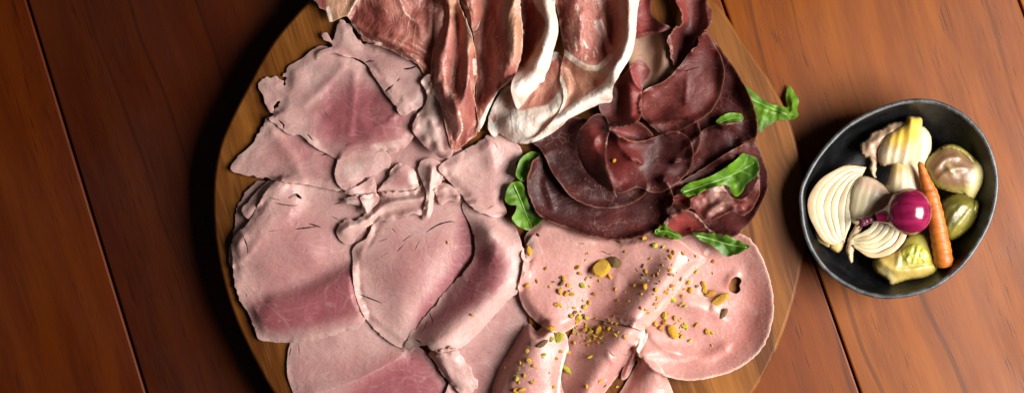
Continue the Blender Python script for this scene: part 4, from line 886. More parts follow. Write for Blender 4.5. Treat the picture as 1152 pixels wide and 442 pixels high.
pro('large prosciutto fold shaped like a pouch with a long white fat edge on its right',
    sheet([(620, -20), (626, 8), (629, 25), (632, 45), (635, 58), (632, 72), (630, 90), (634, 108), (630, 124), (620, 138), (608, 150), (598, 159), (610, 156), (620, 149), (635, 137), (658, 125), (676, 117), (688, 114), (690, 98), (699, 81), (709, 65), (714, 48), (716, 24), (711, -20)],
          seed=66, rag=.4, grain=(.3, .6, 7.0, 34.0), res=1.9, thick=1.3, absolute=True, ctrl=cpl(([(622, -15), (630, 30), (634, 55)], 52), ([(645, -15), (648, 20), (648, 48)], 72), ([(662, -10), (664, 25), (664, 55)], 66), ([(638, 62), (652, 72), (668, 78), (682, 70)], 72), ([(678, 5), (682, 35), (687, 55)], 56), ([(692, 0), (696, 35), (690, 62)], 68), ([(706, -15), (712, 22), (710, 46), (702, 68), (692, 84)], 92), ([(715, 10), (713, 50), (700, 80)], 80), ([(640, 80), (655, 90), (670, 95)], 52), ([(632, 85), (634, 105)], 50), ([(684, 100), (660, 116), (638, 130), (618, 144)], 72), ([(688, 113), (660, 124), (622, 147), (600, 158)], 60), ([(640, 112), (622, 128)], 56)),
          wav=(1.2, 20), ridges=[([(676, 22), (682, 40), (688, 58)], 5, 4, 4), ([(655, 15), (652, 45)], 2, 4, 4)], rolls=[([(688, 114), (676, 117), (658, 125), (635, 137), (620, 149)], 6), ([(711, -10), (716, 24), (714, 48), (709, 65), (699, 81)], 5)],
          paint={'fat': [PG([(702, -24), (708, 8), (706, 30), (703, 50), (696, 66), (688, 80), (680, 92), (664, 104), (645, 116), (628, 130), (612, 142), (595, 162), (625, 156), (692, 122), (706, 84), (726, 40), (720, -24)], 4.2, 1), R([(634, 58), (646, 68), (660, 76), (674, 76), (686, 64)], 4.5, .85), R([(674, 26), (681, 44), (686, 58)], 7, .42), R([(656.4, 44.7), (659.7, 54.3)], 2.1, 0.54), R([(635.0, 26.2), (637.3, 36.8)], 2.2, 0.34), R([(650.9, 11.5), (652.9, 19.3)], 1.2, 0.37), R([(644.1, 56.4), (644.6, 65.8)], 2.1, 0.35), R([(656.2, 3.5), (659.3, 7.5)], 1.5, 0.37), R([(669.4, 53.5), (672.7, 59.5)], 1.9, 0.48), R([(641.4, 58.0), (644.8, 66.9)], 2.2, 0.39), R([(647.0, 6.1), (647.2, 11.1)], 1.6, 0.46), R([(634.1, 40.4), (635.2, 46.8)], 2.1, 0.43), R([(645.4, 27.2), (645.6, 36.2)], 2.4, 0.32), R([(661.0, 51.6), (663.7, 55.7)], 1.6, 0.45), R([(634.3, -1.9), (637.7, 3.4)], 1.5, 0.50), R([(667.5, 58.1), (668.7, 64.5)], 1.9, 0.50), R([(637.9, 45.1), (640.9, 54.7)], 1.2, 0.55), R([(637.3, 17.8), (640.5, 26.1)], 1.6, 0.54), R([(653.6, 15.9), (654.2, 22.2)], 1.4, 0.35), R([(658.8, 61.8), (659.0, 66.9)], 2.4, 0.45), R([(648.6, 10.9), (651.5, 19.1)], 1.8, 0.42), R([(636.0, 56.4), (637.7, 60.6)], 2.2, 0.35), R([(660.3, 58.6), (663.1, 67.0)], 1.4, 0.42), R([(639.4, 51.6), (641.0, 57.7)], 2.4, 0.52), R([(669.1, 25.4), (671.7, 32.8)], 1.8, 0.39), R([(648.5, 4.8), (652.0, 11.5)], 2.4, 0.47), R([(652.0, 17.7), (652.9, 22.3)], 2.1, 0.52), R([(647.0, 47.7), (649.4, 57.1)], 2.0, 0.50), R([(647.1, 42.2), (648.8, 48.2)], 2.1, 0.48), R([(631, 88), (636, 108), (628, 126)], 4, .75)],
                 'tan': [PG([(690, -24), (704, -24), (706, 30), (698, 58), (688, 66), (690, 40)], 5, .55), PG([(638, 70), (684, 76), (680, 92), (640, 118), (634, 90)], 6, .6), R([(656, 84), (670, 82)], 5, .5), R([(655, 110), (658, 104)], 4, .6)]}))

# ------------------------------------------------------------------ pistachio
PIS = [mat_simple('pistachio_yellow', (.55, .27, .008), (.70, .40, .015), 300, .5, .1, (1, .8, .2), .001, .6, 900),
       mat_simple('pistachio_green', (.34, .36, .012), (.62, .55, .03), 300, .5, .1, (1, .9, .2), .001, .6, 900),
       mat_simple('pistachio_orange', (.42, .17, .02), (.56, .26, .03), 300, .5, .1, (1, .6, .2), .001, .6, 900),
       mat_simple('pistachio_skin', (.10, .055, .02), (.24, .13, .03), 300, .55, 0, bump=.6, bs=900)]
def crumb_geo(seed, a, b, c):
    import bmesh
    rs = np.random.RandomState(seed)
    bm = bmesh.new(); bmesh.ops.create_icosphere(bm, subdivisions=2, radius=1.0)
    nrm = rs.normal(size=(9, 3)); nrm /= np.linalg.norm(nrm, axis=1)[:, None]; lim = rs.uniform(.5, .85, 9)
    for v in bm.verts:
        p = np.array(v.co)
        for n_, l_ in zip(nrm, lim):
            d = p @ n_
            if d > l_: p = p - n_ * (d - l_) * .9
        p += rs.normal(size=3) * .035
        v.co = p * np.array([a, b, c])
    me = bpy.data.meshes.new('pistachio_crumb'); bm.to_mesh(me); bm.free()
    me.polygons.foreach_set('use_smooth', [False]*len(me.polygons)); return me
CR = []
for mi in range(4):
    for s_ in range(4):
        me = crumb_geo(mi*10 + s_, 1.0, .8 if s_ % 2 else 1.0, .75); me.materials.append(PIS[mi]); CR.append(me)
def crumb(u, v, r, mi, label, name='pistachio_crumb', group='pistachio crumbs scattered over the cold cuts', el=1.0, rot=None):
    z = float(samp(HM, np.array([u]), np.array([v]))[0]) + r * .42
    o = bpy.data.objects.new(name, CR[mi*4 + random.randrange(4)]); COL.objects.link(o)
    o.location = P(u, v, z); k = r * S * 1.12; o.scale = (k * el * 1.08, k * random.uniform(.62 if r < 3.7 else .88, 1.0), k * random.uniform(.6 if r < 3.7 else .9, 1.0))
    o.rotation_euler = (random.uniform(-.4, .4), random.uniform(-.4, .4), random.uniform(0, 6.28) if rot is None else rot)
    tag(o, label, 'pistachio', group)
LBL = 'tiny pistachio crumb sprinkled on the pink mortadella'
crumb(678, 302, 9.5, 0, 'largest yellow pistachio piece on the smooth broad mortadella slice', 'pistachio_piece', 'larger pistachio pieces', 1.1, .5)
crumb(690, 294, 6.5, 3, 'brown skinned pistachio shard right beside the largest yellow piece', 'pistachio_piece', 'larger pistachio pieces', 1.4, -.4)
crumb(595.4, 282.5, 4.4, 0, 'yellow pistachio piece on the tiny torn pink flap near the lower left leaf', 'pistachio_piece', 'larger pistachio pieces', 1.4, 1.9)
crumb(628, 378, 6.2, 1, 'bright green yellow pistachio chunk crowning the bulging mortadella fold', 'pistachio_piece', 'larger pistachio pieces', 1.2, .8)
crumb(619, 369, 4.8, 0, 'yellow pistachio chunk just above the bright green yellow chunk', 'pistachio_piece', 'larger pistachio pieces', 1.1, .2)
crumb(610, 387, 4.2, 3, 'dark brown pistachio chip left of the bright green yellow chunk', 'pistachio_piece', 'larger pistachio pieces', 1.5, .6)
crumb(598, 361, 3.8, 2, 'upright orange brown pistachio chip at the torn top of the bulging fold', 'pistachio_piece', 'larger pistachio pieces', 1.7, 1.6)
crumb(758, 374, 5.5, 0, 'golden elongated pistachio piece in the hollow of the cupped mortadella', 'pistachio_piece', 'larger pistachio pieces', 1.5, -1.0)
crumb(811, 337, 5.0, 0, 'long golden pistachio sliver below the round hole in the mortadella', 'pistachio_piece', 'larger pistachio pieces', 2.1, .55)
crumb(800, 330, 4.6, 2, 'orange pistachio chunk left of the long golden sliver', 'pistachio_piece', 'larger pistachio pieces', 1.4, .1)
crumb(813.5, 352, 4.0, 3, 'dark olive pistachio chip alone in the cupped slice below the golden sliver', 'pistachio_piece', 'larger pistachio pieces', 1.7, 1.0)
crumb(638, 415, 4.0, 1, 'olive green pistachio chip on the diagonal mortadella roll', 'pistachio_piece', 'larger pistachio pieces', 1.7, -.8)
crumb(691, 181, 2.3, 0, 'single yellow crumb lying on the folded red bresaola slice', 'pistachio_piece', 'larger pistachio pieces', 1.0)
crumb(531, 354, 2.2, 0, 'lone yellow crumb on the rosy ham flap', 'pistachio_piece', 'larger pistachio pieces', 1.0)
crumb(504, 273, 1.9, 0, 'lone yellow crumb on the large central ham slice', 'pistachio_piece', 'larger pistachio pieces', 1.0)
pts = [(650, 301, 4), (652, 307.5, 3), (634, 313, 4), (632, 319, 4), (640, 321, 3), (655, 321, 4), (630, 328, 4.4), (637, 330, 4), (644, 331, 3), (660, 313, 2.4), (627.5, 342.6, 3.6), (669, 330.6, 2.8),
 (658, 345, 3.4), (662.6, 340, 3), (614, 302, 2.4), (593, 321.5, 3), (604, 316, 2.4), (643, 355, 3.6), (651, 356, 4), (660, 357, 3.4), (597, 358, 2.6), (686, 311, 3.2), (714, 320.6, 2.2), (726, 323, 3.4), (729, 351.6, 3.2), (721, 346, 2.4), (737, 276, 4), (699, 272, 3), (725, 268, 3.2),
 (736, 341, 2.2), (646, 346, 2.6), (746, 277.6, 2.4), (753, 282, 2.8), (758, 284, 2.8), (755, 289, 3.2), (768, 285, 2.6), (803, 294, 3), (727, 305, 2.4), (755, 308.6, 3), (740, 310, 2), (738, 325.6, 3), (775, 318, 3), (792, 320, 4), (793, 326, 3.6), (777, 326, 4.4), (768, 333.5, 2.8), (758, 337, 4), (766, 313, 3.2), (755, 321, 3.4), (749, 328, 3.2),
 (737, 342, 2.6), (747.5, 355, 4), (759, 357, 3), (784, 306, 2.6), (802, 307.5, 1.6), (771, 344, 2.2), (593, 394, 2.8), (597, 386, 2.6), (612, 398.6, 3.2), (595, 405, 3.4), (585, 407.6, 2.6), (600, 411, 2.4), (569, 414, 3), (582, 419, 3), (581, 426, 4), (590, 422, 2.4), (598, 430, 3), (587.5, 438, 4), (580, 439, 4),
 (622.6, 435, 2.8), (626, 403, 2.6), (630.5, 395, 3.4), (639.5, 396, 3.4), (664, 401, 3), (676, 428, 2.8), (660, 434, 3), (627, 343, 3), (643, 355.6, 3.6), (651, 358, 4), (658, 345, 3), (658, 371, 4), (664, 372.5, 4), (673.5, 371, 4.2), (681, 364, 3.6), (685, 369, 3), (670, 378, 3), (662, 383, 3), (646, 385, 2.6), (698, 364.6, 3.2), (574, 401, 2), (618, 419, 1.6),
 (703, 379, 2.4), (664.5, 401, 2.4), (727, 372.5, 2.6), (748, 354, 4), (748, 362, 4), (759.5, 358, 3), (738, 364.6, 3.2), (744, 369, 3.4), (767.5, 378, 3.4), (776.5, 383, 3.4), (771, 366, 3.2), (784, 365, 3.6), (796, 372.5, 4.2), (801, 374, 3), (720, 405, 4), (694, 435, 2.4), (680, 434, 2.6), (801, 388, 1.8), (621, 381, 3.4), (632, 381, 2.4)]
for (u, v, r) in pts:
    crumb(u, v, r * .86, random.choices([0, 1, 2, 3], [.5, .24, .18, .08])[0], LBL, el=random.uniform(.9, 1.3))
rs = random.Random(3)
for (cu, cv, su, sv, n_) in ((662, 370, 17, 9, 62), (752, 318, 18, 12, 42), (640, 322, 14, 12, 12), (590, 415, 16, 14, 10), (755, 362, 14, 9, 18), (690, 300, 20, 14, 8), (720, 330, 30, 20, 16)):
    for _ in range(n_):
        u, v = rs.gauss(cu, su), rs.gauss(cv, sv)
        crumb(u, v, rs.uniform(.8, 1.9), rs.choices([0, 1, 2, 3], [.5, .22, .18, .10])[0], LBL, el=rs.uniform(.8, 1.4))

# ------------------------------------------------------------------ bowl
m = NT('black_stoneware'); v = m.obj(False)
c = m.mix(m.map(m.noise(v, 140, 4), .4, .75), (.0025, .0025, .003), (.008, .0078, .008))
spk = m.map(m.noise(v, 900, 2), .66, .74)
c = m.mix(m.math('MULTIPLY', spk, .35), c, (.10, .085, .07))
STONE = m.fin(c, m.map(m.noise(v, 60, 3), .3, .7, .30, .48), m.bump(m.noise(v, 500, 3), .25, .0005), spec=.5)
m = NT('worn_rim'); v = m.obj(False)
c = m.mix(m.map(m.noise(v, 150, 4), .35, .7), (.018, .020, .022), (.075, .078, .08))
RIM = m.fin(c, .36, m.bump(m.noise(v, 600, 3), .3, .0004), spec=.5)
rz = 64.0
ro = [(899, 231), (899, 218), (902, 206), (912, 186), (922, 171), (935, 156), (951, 141), (969, 130), (986, 122), (1003, 116), (1020, 112), (1036, 111), (1054, 113), (1072, 120), (1088, 130), (1106, 149), (1117, 171), (1123, 195), (1123, 218), (1118, 242), (1106, 269), (1083, 301), (1056, 322), (1034, 331), (1015, 335), (993, 336), (970, 331), (946, 319), (926, 303), (910, 279), (902, 255)]
rp = catmull(ro, True, 4.0); rc = np.array([1011.0, 224.0]); nb_ = len(rp)
kz = (1 - rz/HC) * S
def bowl_ring(s, z, d=0.0):
    out = []
    for (u, v) in rp:
        q = np.array((u, v)) - rc; L = np.linalg.norm(q)
        circ = 113.5
        tt = max(0, min(1, (s - .5) / .5))
        Lq = (L * tt + circ * (1 - tt)) * s - d
        w = rc + q / L * Lq
        out.append(((w[0] - CU)*kz, -(w[1] - CV)*kz, z*S))
    return out
def loftrings(rings, cap0=False, cap1=False):
    V = [p for r in rings for p in r]; F = []
    for r in range(len(rings) - 1):
        for i in range(nb_):
            j = (i + 1) % nb_
            F.append((r*nb_ + i, (r+1)*nb_ + i, (r+1)*nb_ + j, r*nb_ + j))
    if cap0: F.append(tuple(range(nb_)))
    if cap1: F.append(tuple((len(rings)-1)*nb_ + i for i in range(nb_))[::-1])
    return V, F
bc = ((rc[0]-CU)*kz, -(rc[1]-CV)*kz, 0)
bowl = empty('bowl', bc)
tag(bowl, 'small black oval stoneware bowl of pickled vegetables on the table at right', 'bowl')
rr = [bowl_ring(.50, 5), bowl_ring(.505, .6), bowl_ring(.545, .2), bowl_ring(.57, 3), bowl_ring(.74, 17), bowl_ring(.87, 33), bowl_ring(.955, 49), bowl_ring(.99, 59), bowl_ring(1.0, rz-1.8)]
ri = [bowl_ring(1.0, rz-2.2, 5.2), bowl_ring(.985, 57, 5.2), bowl_ring(.945, 46, 5.2), bowl_ring(.86, 31, 5), bowl_ring(.73, 17, 5), bowl_ring(.56, 8.5, 4), bowl_ring(.35, 6.5), bowl_ring(.12, 6)]
V1, F1 = loftrings(rr, cap0=True); V2, F2 = loftrings(ri, cap1=True)
V = V1 + V2; F = F1 + [tuple(i + len(V1) for i in f) for f in F2]
mesh_obj('bowl_body', V, F, STONE, parent=bowl)
Vr, Fr = loftrings([bowl_ring(1.0, rz-1.8), bowl_ring(1.0, rz-.7, .25), bowl_ring(1.0, rz-.1, 1.0), bowl_ring(1.0, rz, 2.4), bowl_ring(1.0, rz-.2, 4.0), bowl_ring(1.0, rz-.9, 4.9), bowl_ring(1.0, rz-2.2, 5.2)])
mesh_obj('rim', Vr, Fr, RIM, parent=bowl)

# ------------------------------------------------------------------ vegetables in the bowl
def inflate(outline, zb, h, depth, res=2.0, ridges=(), paint=None, seed=0, nz=(.5, 8), tilt=(0, 0), power=.5, rag=.2):
    """plump closed body: dome over an outline, flatter dome below"""
    o_ = np.asarray(outline, float); outline = o_.mean(0) + (o_ - o_.mean(0)) * 1.11
    poly = catmull(outline, True, res)
    t = np.roll(poly, -1, 0) - np.roll(poly, 1, 0); t /= np.linalg.norm(t, axis=1)[:, None] + 1e-9
    poly = poly + np.stack([t[:, 1], -t[:, 0]], 1) * (rag * fbm(poly[:, 0]*.3, poly[:, 1]*.3, seed))[:, None]
    u0, v0 = np.floor(poly.min(0)) - 3; u1, v1 = np.ceil(poly.max(0)) + 4
    gu, gv = np.meshgrid(np.arange(u0, u1), np.arange(v0, v1))
    M = inpoly(gu, gv, poly); ph = np.zeros(gu.shape)
    for _ in range(700):
        q = (np.roll(ph, 1, 0) + np.roll(ph, -1, 0) + np.roll(ph, 1, 1) + np.roll(ph, -1, 1) + 1) * .25
        ph = np.where(M, q, 0)
    ph /= ph.max()
    xs = np.arange(u0, u1, res); ys = np.arange(v0, v1, res*.87)
    X, Y = np.meshgrid(xs, ys); X = X + (np.arange(len(ys)) % 2)[:, None]*res*.5
    X, Y = X.ravel(), Y.ravel(); k = inpoly(X, Y, poly); X, Y = X[k], Y[k]
    d, _ = dpoly(X, Y, poly, True); k = d > .55*res; X, Y = X[k], Y[k]
    d = d[k]
    P2, F = triangulate(poly, np.stack([X, Y], 1), [])
    f = np.clip(samp(ph, P2[:, 0], P2[:, 1], u0, v0), 0, 1)
    dd, _ = dpoly(P2[:, 0], P2[:, 1], poly, True); f = np.where(dd < .05, 0, np.maximum(f, .002))
    c = P2.mean(0)
    base = zb + (P2[:, 0]-c[0])*tilt[0] + (P2[:, 1]-c[1])*tilt[1]
    top = base + h * f**power
    fade = np.minimum(1, dd/4)
    for pl, hh, wl, wr in ridges:
        q, s = dpoly(P2[:, 0], P2[:, 1], catmull(pl, False, 3)); top = top + fade * hh*np.exp(-(q/np.where(s > 0, wr, wl))**2)
    top = top + fade * nz[0]*fbm(P2[:, 0]/nz[1], P2[:, 1]/nz[1], seed)
    bot = base - depth * f**.5
    A, B, C = (P2[F[:, i]] for i in range(3))
    s = (B[:, 0]-A[:, 0])*(C[:, 1]-A[:, 1]) - (B[:, 1]-A[:, 1])*(C[:, 0]-A[:, 0])
    F = F.copy(); F[s > 0] = F[s > 0][:, ::-1]      # v points down, so clockwise here is up
    bd = dd < .05; n = len(P2)
    idx = np.arange(n) + n; idx[bd] = np.nonzero(bd)[0]
    V = np.concatenate([PA(np.column_stack([P2, top])), PA(np.column_stack([P2, bot]))])
    FF = [tuple(x) for x in F] + [tuple(idx[x][::-1]) for x in F]
    used = np.unique(np.concatenate([np.array(x) for x in FF])); mp = -np.ones(2*n, int); mp[used] = np.arange(len(used))
    at = {'edge': np.tile(dd, 2)}
    for name in ('fat', 'red', 'tan'):
        a = np.zeros(n)
        for st in (paint or {}).get(name, ()):
            if st[0] == 'poly':
                pg = catmull(st[1], True, 3); q, _ = dpoly(P2[:, 0], P2[:, 1], pg, True); sd = np.where(inpoly(P2[:, 0], P2[:, 1], pg), q, -q)
                mm = sstep(-st[2], st[2], sd)*st[3]
            else:
                q, _ = dpoly(P2[:, 0], P2[:, 1], catmull(st[1], False, 3)); mm = (1 - sstep(st[2]*.4, st[2], q))*st[3]
            a = np.maximum(a, mm)
        at[name] = np.tile(a, 2)
    return V[used], [tuple(mp[list(x)]) for x in FF], {k_: a_[used] for k_, a_ in at.items()}

def veg(name, label, cat, loc, group='pickled vegetables in the black bowl'):
    return tag(empty(name, loc), label, cat, group)

ON = mat_simple('onion_flesh', (.52, .40, .22), (.66, .55, .36), 45, .34, .45, (1, .8, .5), .004, .25, 300, coat=.06, tan=(.62, .40, .07), red=(.55, .30, .26), fat=(.72, .63, .43))
ON_OUT = mat_simple('onion_outer', (.42, .28, .15), (.56, .41, .24), 60, .38, .2, (1, .7, .4), .003, .3, 300, coat=.06, tan=(.66, .42, .05), red=(.50, .28, .22), fat=(.78, .70, .50))
def onion_layers(name, label, outer_arc, inner_arc, zb, h, nlay, root, tint=(), rootl=None):
    """cut wedge: nested curved layers between the outer arc and the inner arc"""
    oa = catmull(outer_arc, False, 2.5); ia = catmull(inner_arc, False, 2.5)
    k = 26
    def rs_(a):
        d = np.r_[0, np.cumsum(np.linalg.norm(np.diff(a, axis=0), axis=1))]; t = np.linspace(0, d[-1], k)
        return np.stack([np.interp(t, d, a[:, 0]), np.interp(t, d, a[:, 1])], 1)
    oa, ia = rs_(oa), rs_(ia)
    m_ = (oa.mean(0) + ia.mean(0)) / 2; oa = m_ + (oa - m_) * 1.1; ia = m_ + (ia - m_) * 1.1
    c = (oa.mean(0) + ia.mean(0)) / 2
    t = veg(name, label, 'onion', P(c[0], c[1], zb - 6))
    for j in range(nlay):
        a0 = (j / nlay) ** .95; a1 = ((j + 1) / nlay) ** .95
        A = oa*(1-a0) + ia*a0; B = oa*(1-(a1-.002)) + ia*(a1-.002)
        s = np.linspace(0, 1, k)
        ins = 2 if j else 0
        rowsz = zb + h * np.sin(np.pi * np.clip(s, 0.03, .97))**.6
        hj = rowsz + .35*(j % 2) + (1.6 if j == 0 else 0) - j*.15
        V = []; prof = [(0, -9), (0, -1.0), (0, -.25), (.05, -.06), (.2, .15), (.5, .3), (.8, .15), (.95, -.06), (1, -.25), (1, -1.0), (1, -9)]
        for i in range(k):
            for f, dz in prof:
                q = A[i]*(1-f) + B[i]*f + (0, .35*math.sin(i*1.3 + j*2.1 + f*3))
                V.append(P(q[0], q[1], hj[i] + dz * (1 if dz > -5 else (.9 if j else 1.6)) + .3*math.sin(i*.9 + j)))
        n_ = len(prof); F = []
        for i in range(k - 1):
            for q in range(n_):
                F.append((i*n_ + q, i*n_ + (q+1) % n_, (i+1)*n_ + (q+1) % n_, (i+1)*n_ + q))
        F.append(tuple(range(n_))[::-1]); F.append(tuple((k-1)*n_ + q for q in range(n_)))
        tn = np.repeat(np.clip((s - .7)*1.6, 0, 1) * .55, n_) if 'end' in tint else np.zeros(len(V))
        rd = np.repeat(np.clip((.25 - s)*4, 0, 1) * .6, n_) if 'start' in tint else np.zeros(len(V))
        ft = np.full(len(V), .6 if j % 2 else 0.0)
        mesh_obj('layer', V, F, ON_OUT if j == 0 else ON, parent=t, attrs={'tan': tn, 'red': rd, 'fat': ft})
    for rt in (rootl or []):
        V, F, A = inflate(rt, zb - 4, 4, 4, paint={'tan': [('poly', rt, 4, .55)]}, seed=5)
        mesh_obj('root_end', V, F, ON_OUT, parent=t, attrs=A)
    return t

# back big wedge with an outer peel
t = veg('onion_wedge', 'yellow tinged onion wedge with ragged peel standing at the back of the bowl', 'onion', P(1018, 165, 30))
V, F, A = inflate([(969, 167), (973, 160), (979, 156), (983, 150), (992, 147), (1000, 142), (1010, 140), (1019, 140), (1016, 150), (1004, 158), (996, 166), (991, 173), (987, 184), (986, 196), (981, 192), (980, 178), (974, 175)], 40, 5, 4, seed=3, rag=1.2, nz=(1.2, 6), ridges=[([(978, 164), (995, 152), (1012, 144)], 3, 4, 5)], paint={'red': [('poly', [(969, 167), (983, 150), (1010, 140), (1000, 155), (985, 190)], 5, .45)]})
mesh_obj('outer_peel', V, F, ON_OUT, parent=t, attrs=A)
V, F, A = inflate([(1022, 150), (1036, 144), (1045, 152), (1047, 165), (1043, 180), (1037, 192), (1024, 188)], 36, 10, 8, seed=4, nz=(.4, 8), ridges=[([(1040, 150), (1038, 180)], 2, 2, 5)], paint={'fat': [('poly', [(1028, 150), (1042, 152), (1040, 180), (1028, 185)], 6, .6)]})
mesh_obj('layer', V, F, ON, parent=t, attrs=A)
V, F, A = inflate([(989, 172), (993, 158), (1000, 150), (1009, 145), (1018, 140), (1020, 134), (1028, 134), (1035, 136), (1035, 146), (1033, 160), (1030, 176), (1026, 190), (1014, 188), (1004, 184), (994, 184)], 40, 17, 10, seed=6, nz=(.35, 9), ridges=[([(1026, 136), (1024, 160), (1018, 186)], 3.5, 2, 6), ([(1014, 146), (1010, 165), (1006, 184)], 1.2, 1.5, 3), ([(1005, 150), (1000, 168), (998, 182)], 1.0, 1.5, 3)], paint={'tan': [('poly', [(1003, 150), (1020, 136), (1035, 138), (1032, 156), (1016, 165), (1000, 162)], 9, .95), ('line', [(1021, 136), (1034, 137)], 5, 1)], 'fat': [('poly', [(992, 168), (1010, 172), (1024, 186), (1000, 184)], 8, .6)]})
mesh_obj('layer', V, F, ON_OUT, parent=t, attrs=A)
# thin wedge in front of it
t = veg('onion_wedge', 'slim upright onion wedge between the purple onion and the back wedge', 'onion', P(1018, 200, 36))
V, F, A = inflate([(1007, 178), (1013, 178), (1024, 183), (1033, 194), (1037, 206), (1038, 221), (1018, 228), (998, 214), (1001, 202), (1004, 190)], 46, 11, 10, seed=7, nz=(.2, 8), ridges=[([(1011, 180), (1008, 200), (1006, 215)], .6, 1.6, 2.5), ([(1015, 182), (1016, 202), (1014, 220)], .6, 1.6, 2.5), ([(1021, 185), (1025, 204), (1023, 224)], .6, 1.6, 2.5), ([(1027, 190), (1032, 206), (1032, 222)], .45, 1.6, 2.5)], paint={'tan': [('poly', [(1004, 178), (1018, 178), (1020, 192), (1003, 196)], 7, .6)], 'fat': [('poly', [(1012, 196), (1034, 200), (1036, 222), (1010, 222)], 8, .7)]})
mesh_obj('layer', V, F, ON, parent=t, attrs=A)

onion_layers('onion_wedge', 'leftmost white onion wedge showing its curved cut layers against the bowl wall',
             [(972, 192), (960, 190), (948, 191), (932, 199), (919, 211), (912, 226), (913, 240), (919, 254), (927, 266), (938, 272), (950, 268)], [(968, 200), (962, 209), (959, 218), (958, 228), (957, 240), (956, 250), (953, 258), (950, 266)], 42, 8, 6, None,
             rootl=[[(918, 252), (928, 262), (934, 270), (932, 277), (925, 274), (919, 269)], [(936, 268), (950, 266), (950, 273), (944, 283), (937, 281), (934, 276)]])
onion_layers('onion_wedge', 'middle onion wedge lying beneath the stalk of the purple pearl onion',
             [(1000, 222), (1012, 236), (1018, 252), (1016, 267), (1008, 278), (996, 285), (985, 287), (974, 284), (962, 275)], [(984, 222), (986, 236), (984, 248), (979, 256), (973, 260), (968, 262), (964, 264), (962, 266), (960, 268)], 45, 7, 6, None, tint=('end',))
t = veg('onion_wedge', 'pinkish topped onion piece between the leftmost wedge and the purple onion', 'onion', P(980, 225, 34))
V, F, A = inflate([(971, 201), (979, 202), (990, 208), (1002, 218), (1004, 230), (992, 240), (978, 246), (966, 250), (959, 246), (957, 234), (958, 220), (963, 208)], 46, 11, 10, seed=8, nz=(.25, 8), ridges=[([(972, 204), (966, 222), (962, 244)], .6, 1.6, 2.5), ([(979, 206), (974, 224), (968, 246)], .5, 1.6, 2.5), ([(987, 210), (982, 226), (976, 244)], .5, 1.6, 2.5), ([(995, 216), (991, 228), (984, 240)], .45, 1.6, 2.5)], paint={'red': [('poly', [(962, 206), (976, 200), (1000, 214), (996, 222), (974, 212)], 5, .55)], 'fat': [('poly', [(965, 215), (990, 215), (995, 232), (965, 246)], 8, .5)]})
mesh_obj('layer', V, F, ON, parent=t, attrs=A)
t = tag(None or mesh_obj('onion_peel', *inflate([(964, 252), (970, 252), (966, 266), (961, 280), (960, 292), (956, 292), (953, 278), (957, 264)], 44, 2.5, 2, seed=9, rag=.6, paint={'red': [('line', [(966, 254), (957, 290)], 9, .8)]})[:2], ON_OUT), 'loose strip of dull pink onion peel hanging under the purple stalk', 'onion', 'pickled vegetables in the black bowl')

# sprouts
SP = mat_simple('sprout_leaf', (.20, .17, .03), (.36, .31, .06), 70, .34, .15, (1, .9, .3), .003, .5, 260, coat=.08, tan=(.52, .36, .10), red=(.17, .075, .05), fat=(.60, .50, .24))
SP2 = mat_simple('sprout_green', (.085, .075, .010), (.17, .14, .02), 60, .32, .12, (1, .9, .3), .003, .5, 260, coat=.08, tan=(.22, .19, .03), red=(.05, .04, .01), fat=(.32, .28, .08))
t = veg('brussels_sprout', 'purplish brown sprout half with cream stalk at the upper right of the bowl', 'sprout', P(1078, 192, 28))
V, F, A = inflate([(1044, 186), (1053, 174), (1066, 166), (1079, 167), (1090, 176), (1102, 183), (1109, 187), (1110, 195), (1105, 206), (1098, 217), (1092, 223), (1084, 221), (1083, 216), (1066, 213), (1052, 206)], 36, 17, 12, seed=11, nz=(.4, 9), ridges=[([(1052, 190), (1064, 178), (1078, 176)], 1.6, 2, 3), ([(1056, 200), (1070, 190), (1084, 188)], 1.6, 2, 4), ([(1066, 186), (1070, 194)], 1.2, 2, 2)], paint={'red': [('poly', [(1044, 186), (1060, 168), (1080, 168), (1096, 182), (1096, 200), (1080, 212), (1056, 206)], 6, .85)], 'fat': [('poly', [(1098, 186), (1110, 188), (1106, 208), (1094, 223), (1086, 218), (1094, 204)], 5, .8), ('line', [(1064, 184), (1072, 190)], 4, .25)]})
mesh_obj('core', V, F, SP, parent=t, attrs=A)
V, F, A = inflate([(1060, 168), (1070, 163), (1082, 167), (1093, 176), (1098, 184), (1092, 184), (1082, 174), (1070, 169)], 44, 4, 4, seed=12, paint={'red': [('line', [(1060, 168), (1098, 184)], 9, .5)]})
mesh_obj('outer_leaf', V, F, SP, parent=t, attrs=A)
V, F, A = inflate([(1052, 205), (1066, 210), (1082, 213), (1088, 216), (1084, 219), (1070, 216), (1056, 211)], 40, 4, 4, seed=13, paint={'red': [('line', [(1052, 205), (1088, 217)], 9, .5)]})
mesh_obj('outer_leaf', V, F, SP, parent=t, attrs=A)
t = veg('brussels_sprout', 'dark olive green whole sprout lying right of the carrot', 'sprout', P(1080, 244, 24))
V, F, A = inflate([(1058, 232), (1066, 223), (1078, 219), (1090, 221), (1098, 229), (1100, 241), (1095, 252), (1086, 260), (1076, 266), (1066, 268), (1059, 260), (1056, 246)], 36, 18, 14, seed=14, nz=(.6, 8), ridges=[([(1066, 232), (1080, 228), (1094, 234)], 1.2, 2, 4), ([(1070, 262), (1080, 250), (1090, 236)], 1.5, 1.5, 3), ([(1066, 256), (1070, 244), (1080, 232)], 1.2, 1.5, 3)], paint={'tan': [('line', [(1072, 262), (1084, 248), (1092, 232)], 6, .7)], 'red': [('poly', [(1060, 236), (1074, 226), (1080, 236), (1066, 252)], 6, .6)], 'fat': [('line', [(1074, 258), (1082, 246)], 1.6, .6)]})
mesh_obj('core', V, F, SP2, parent=t, attrs=A)
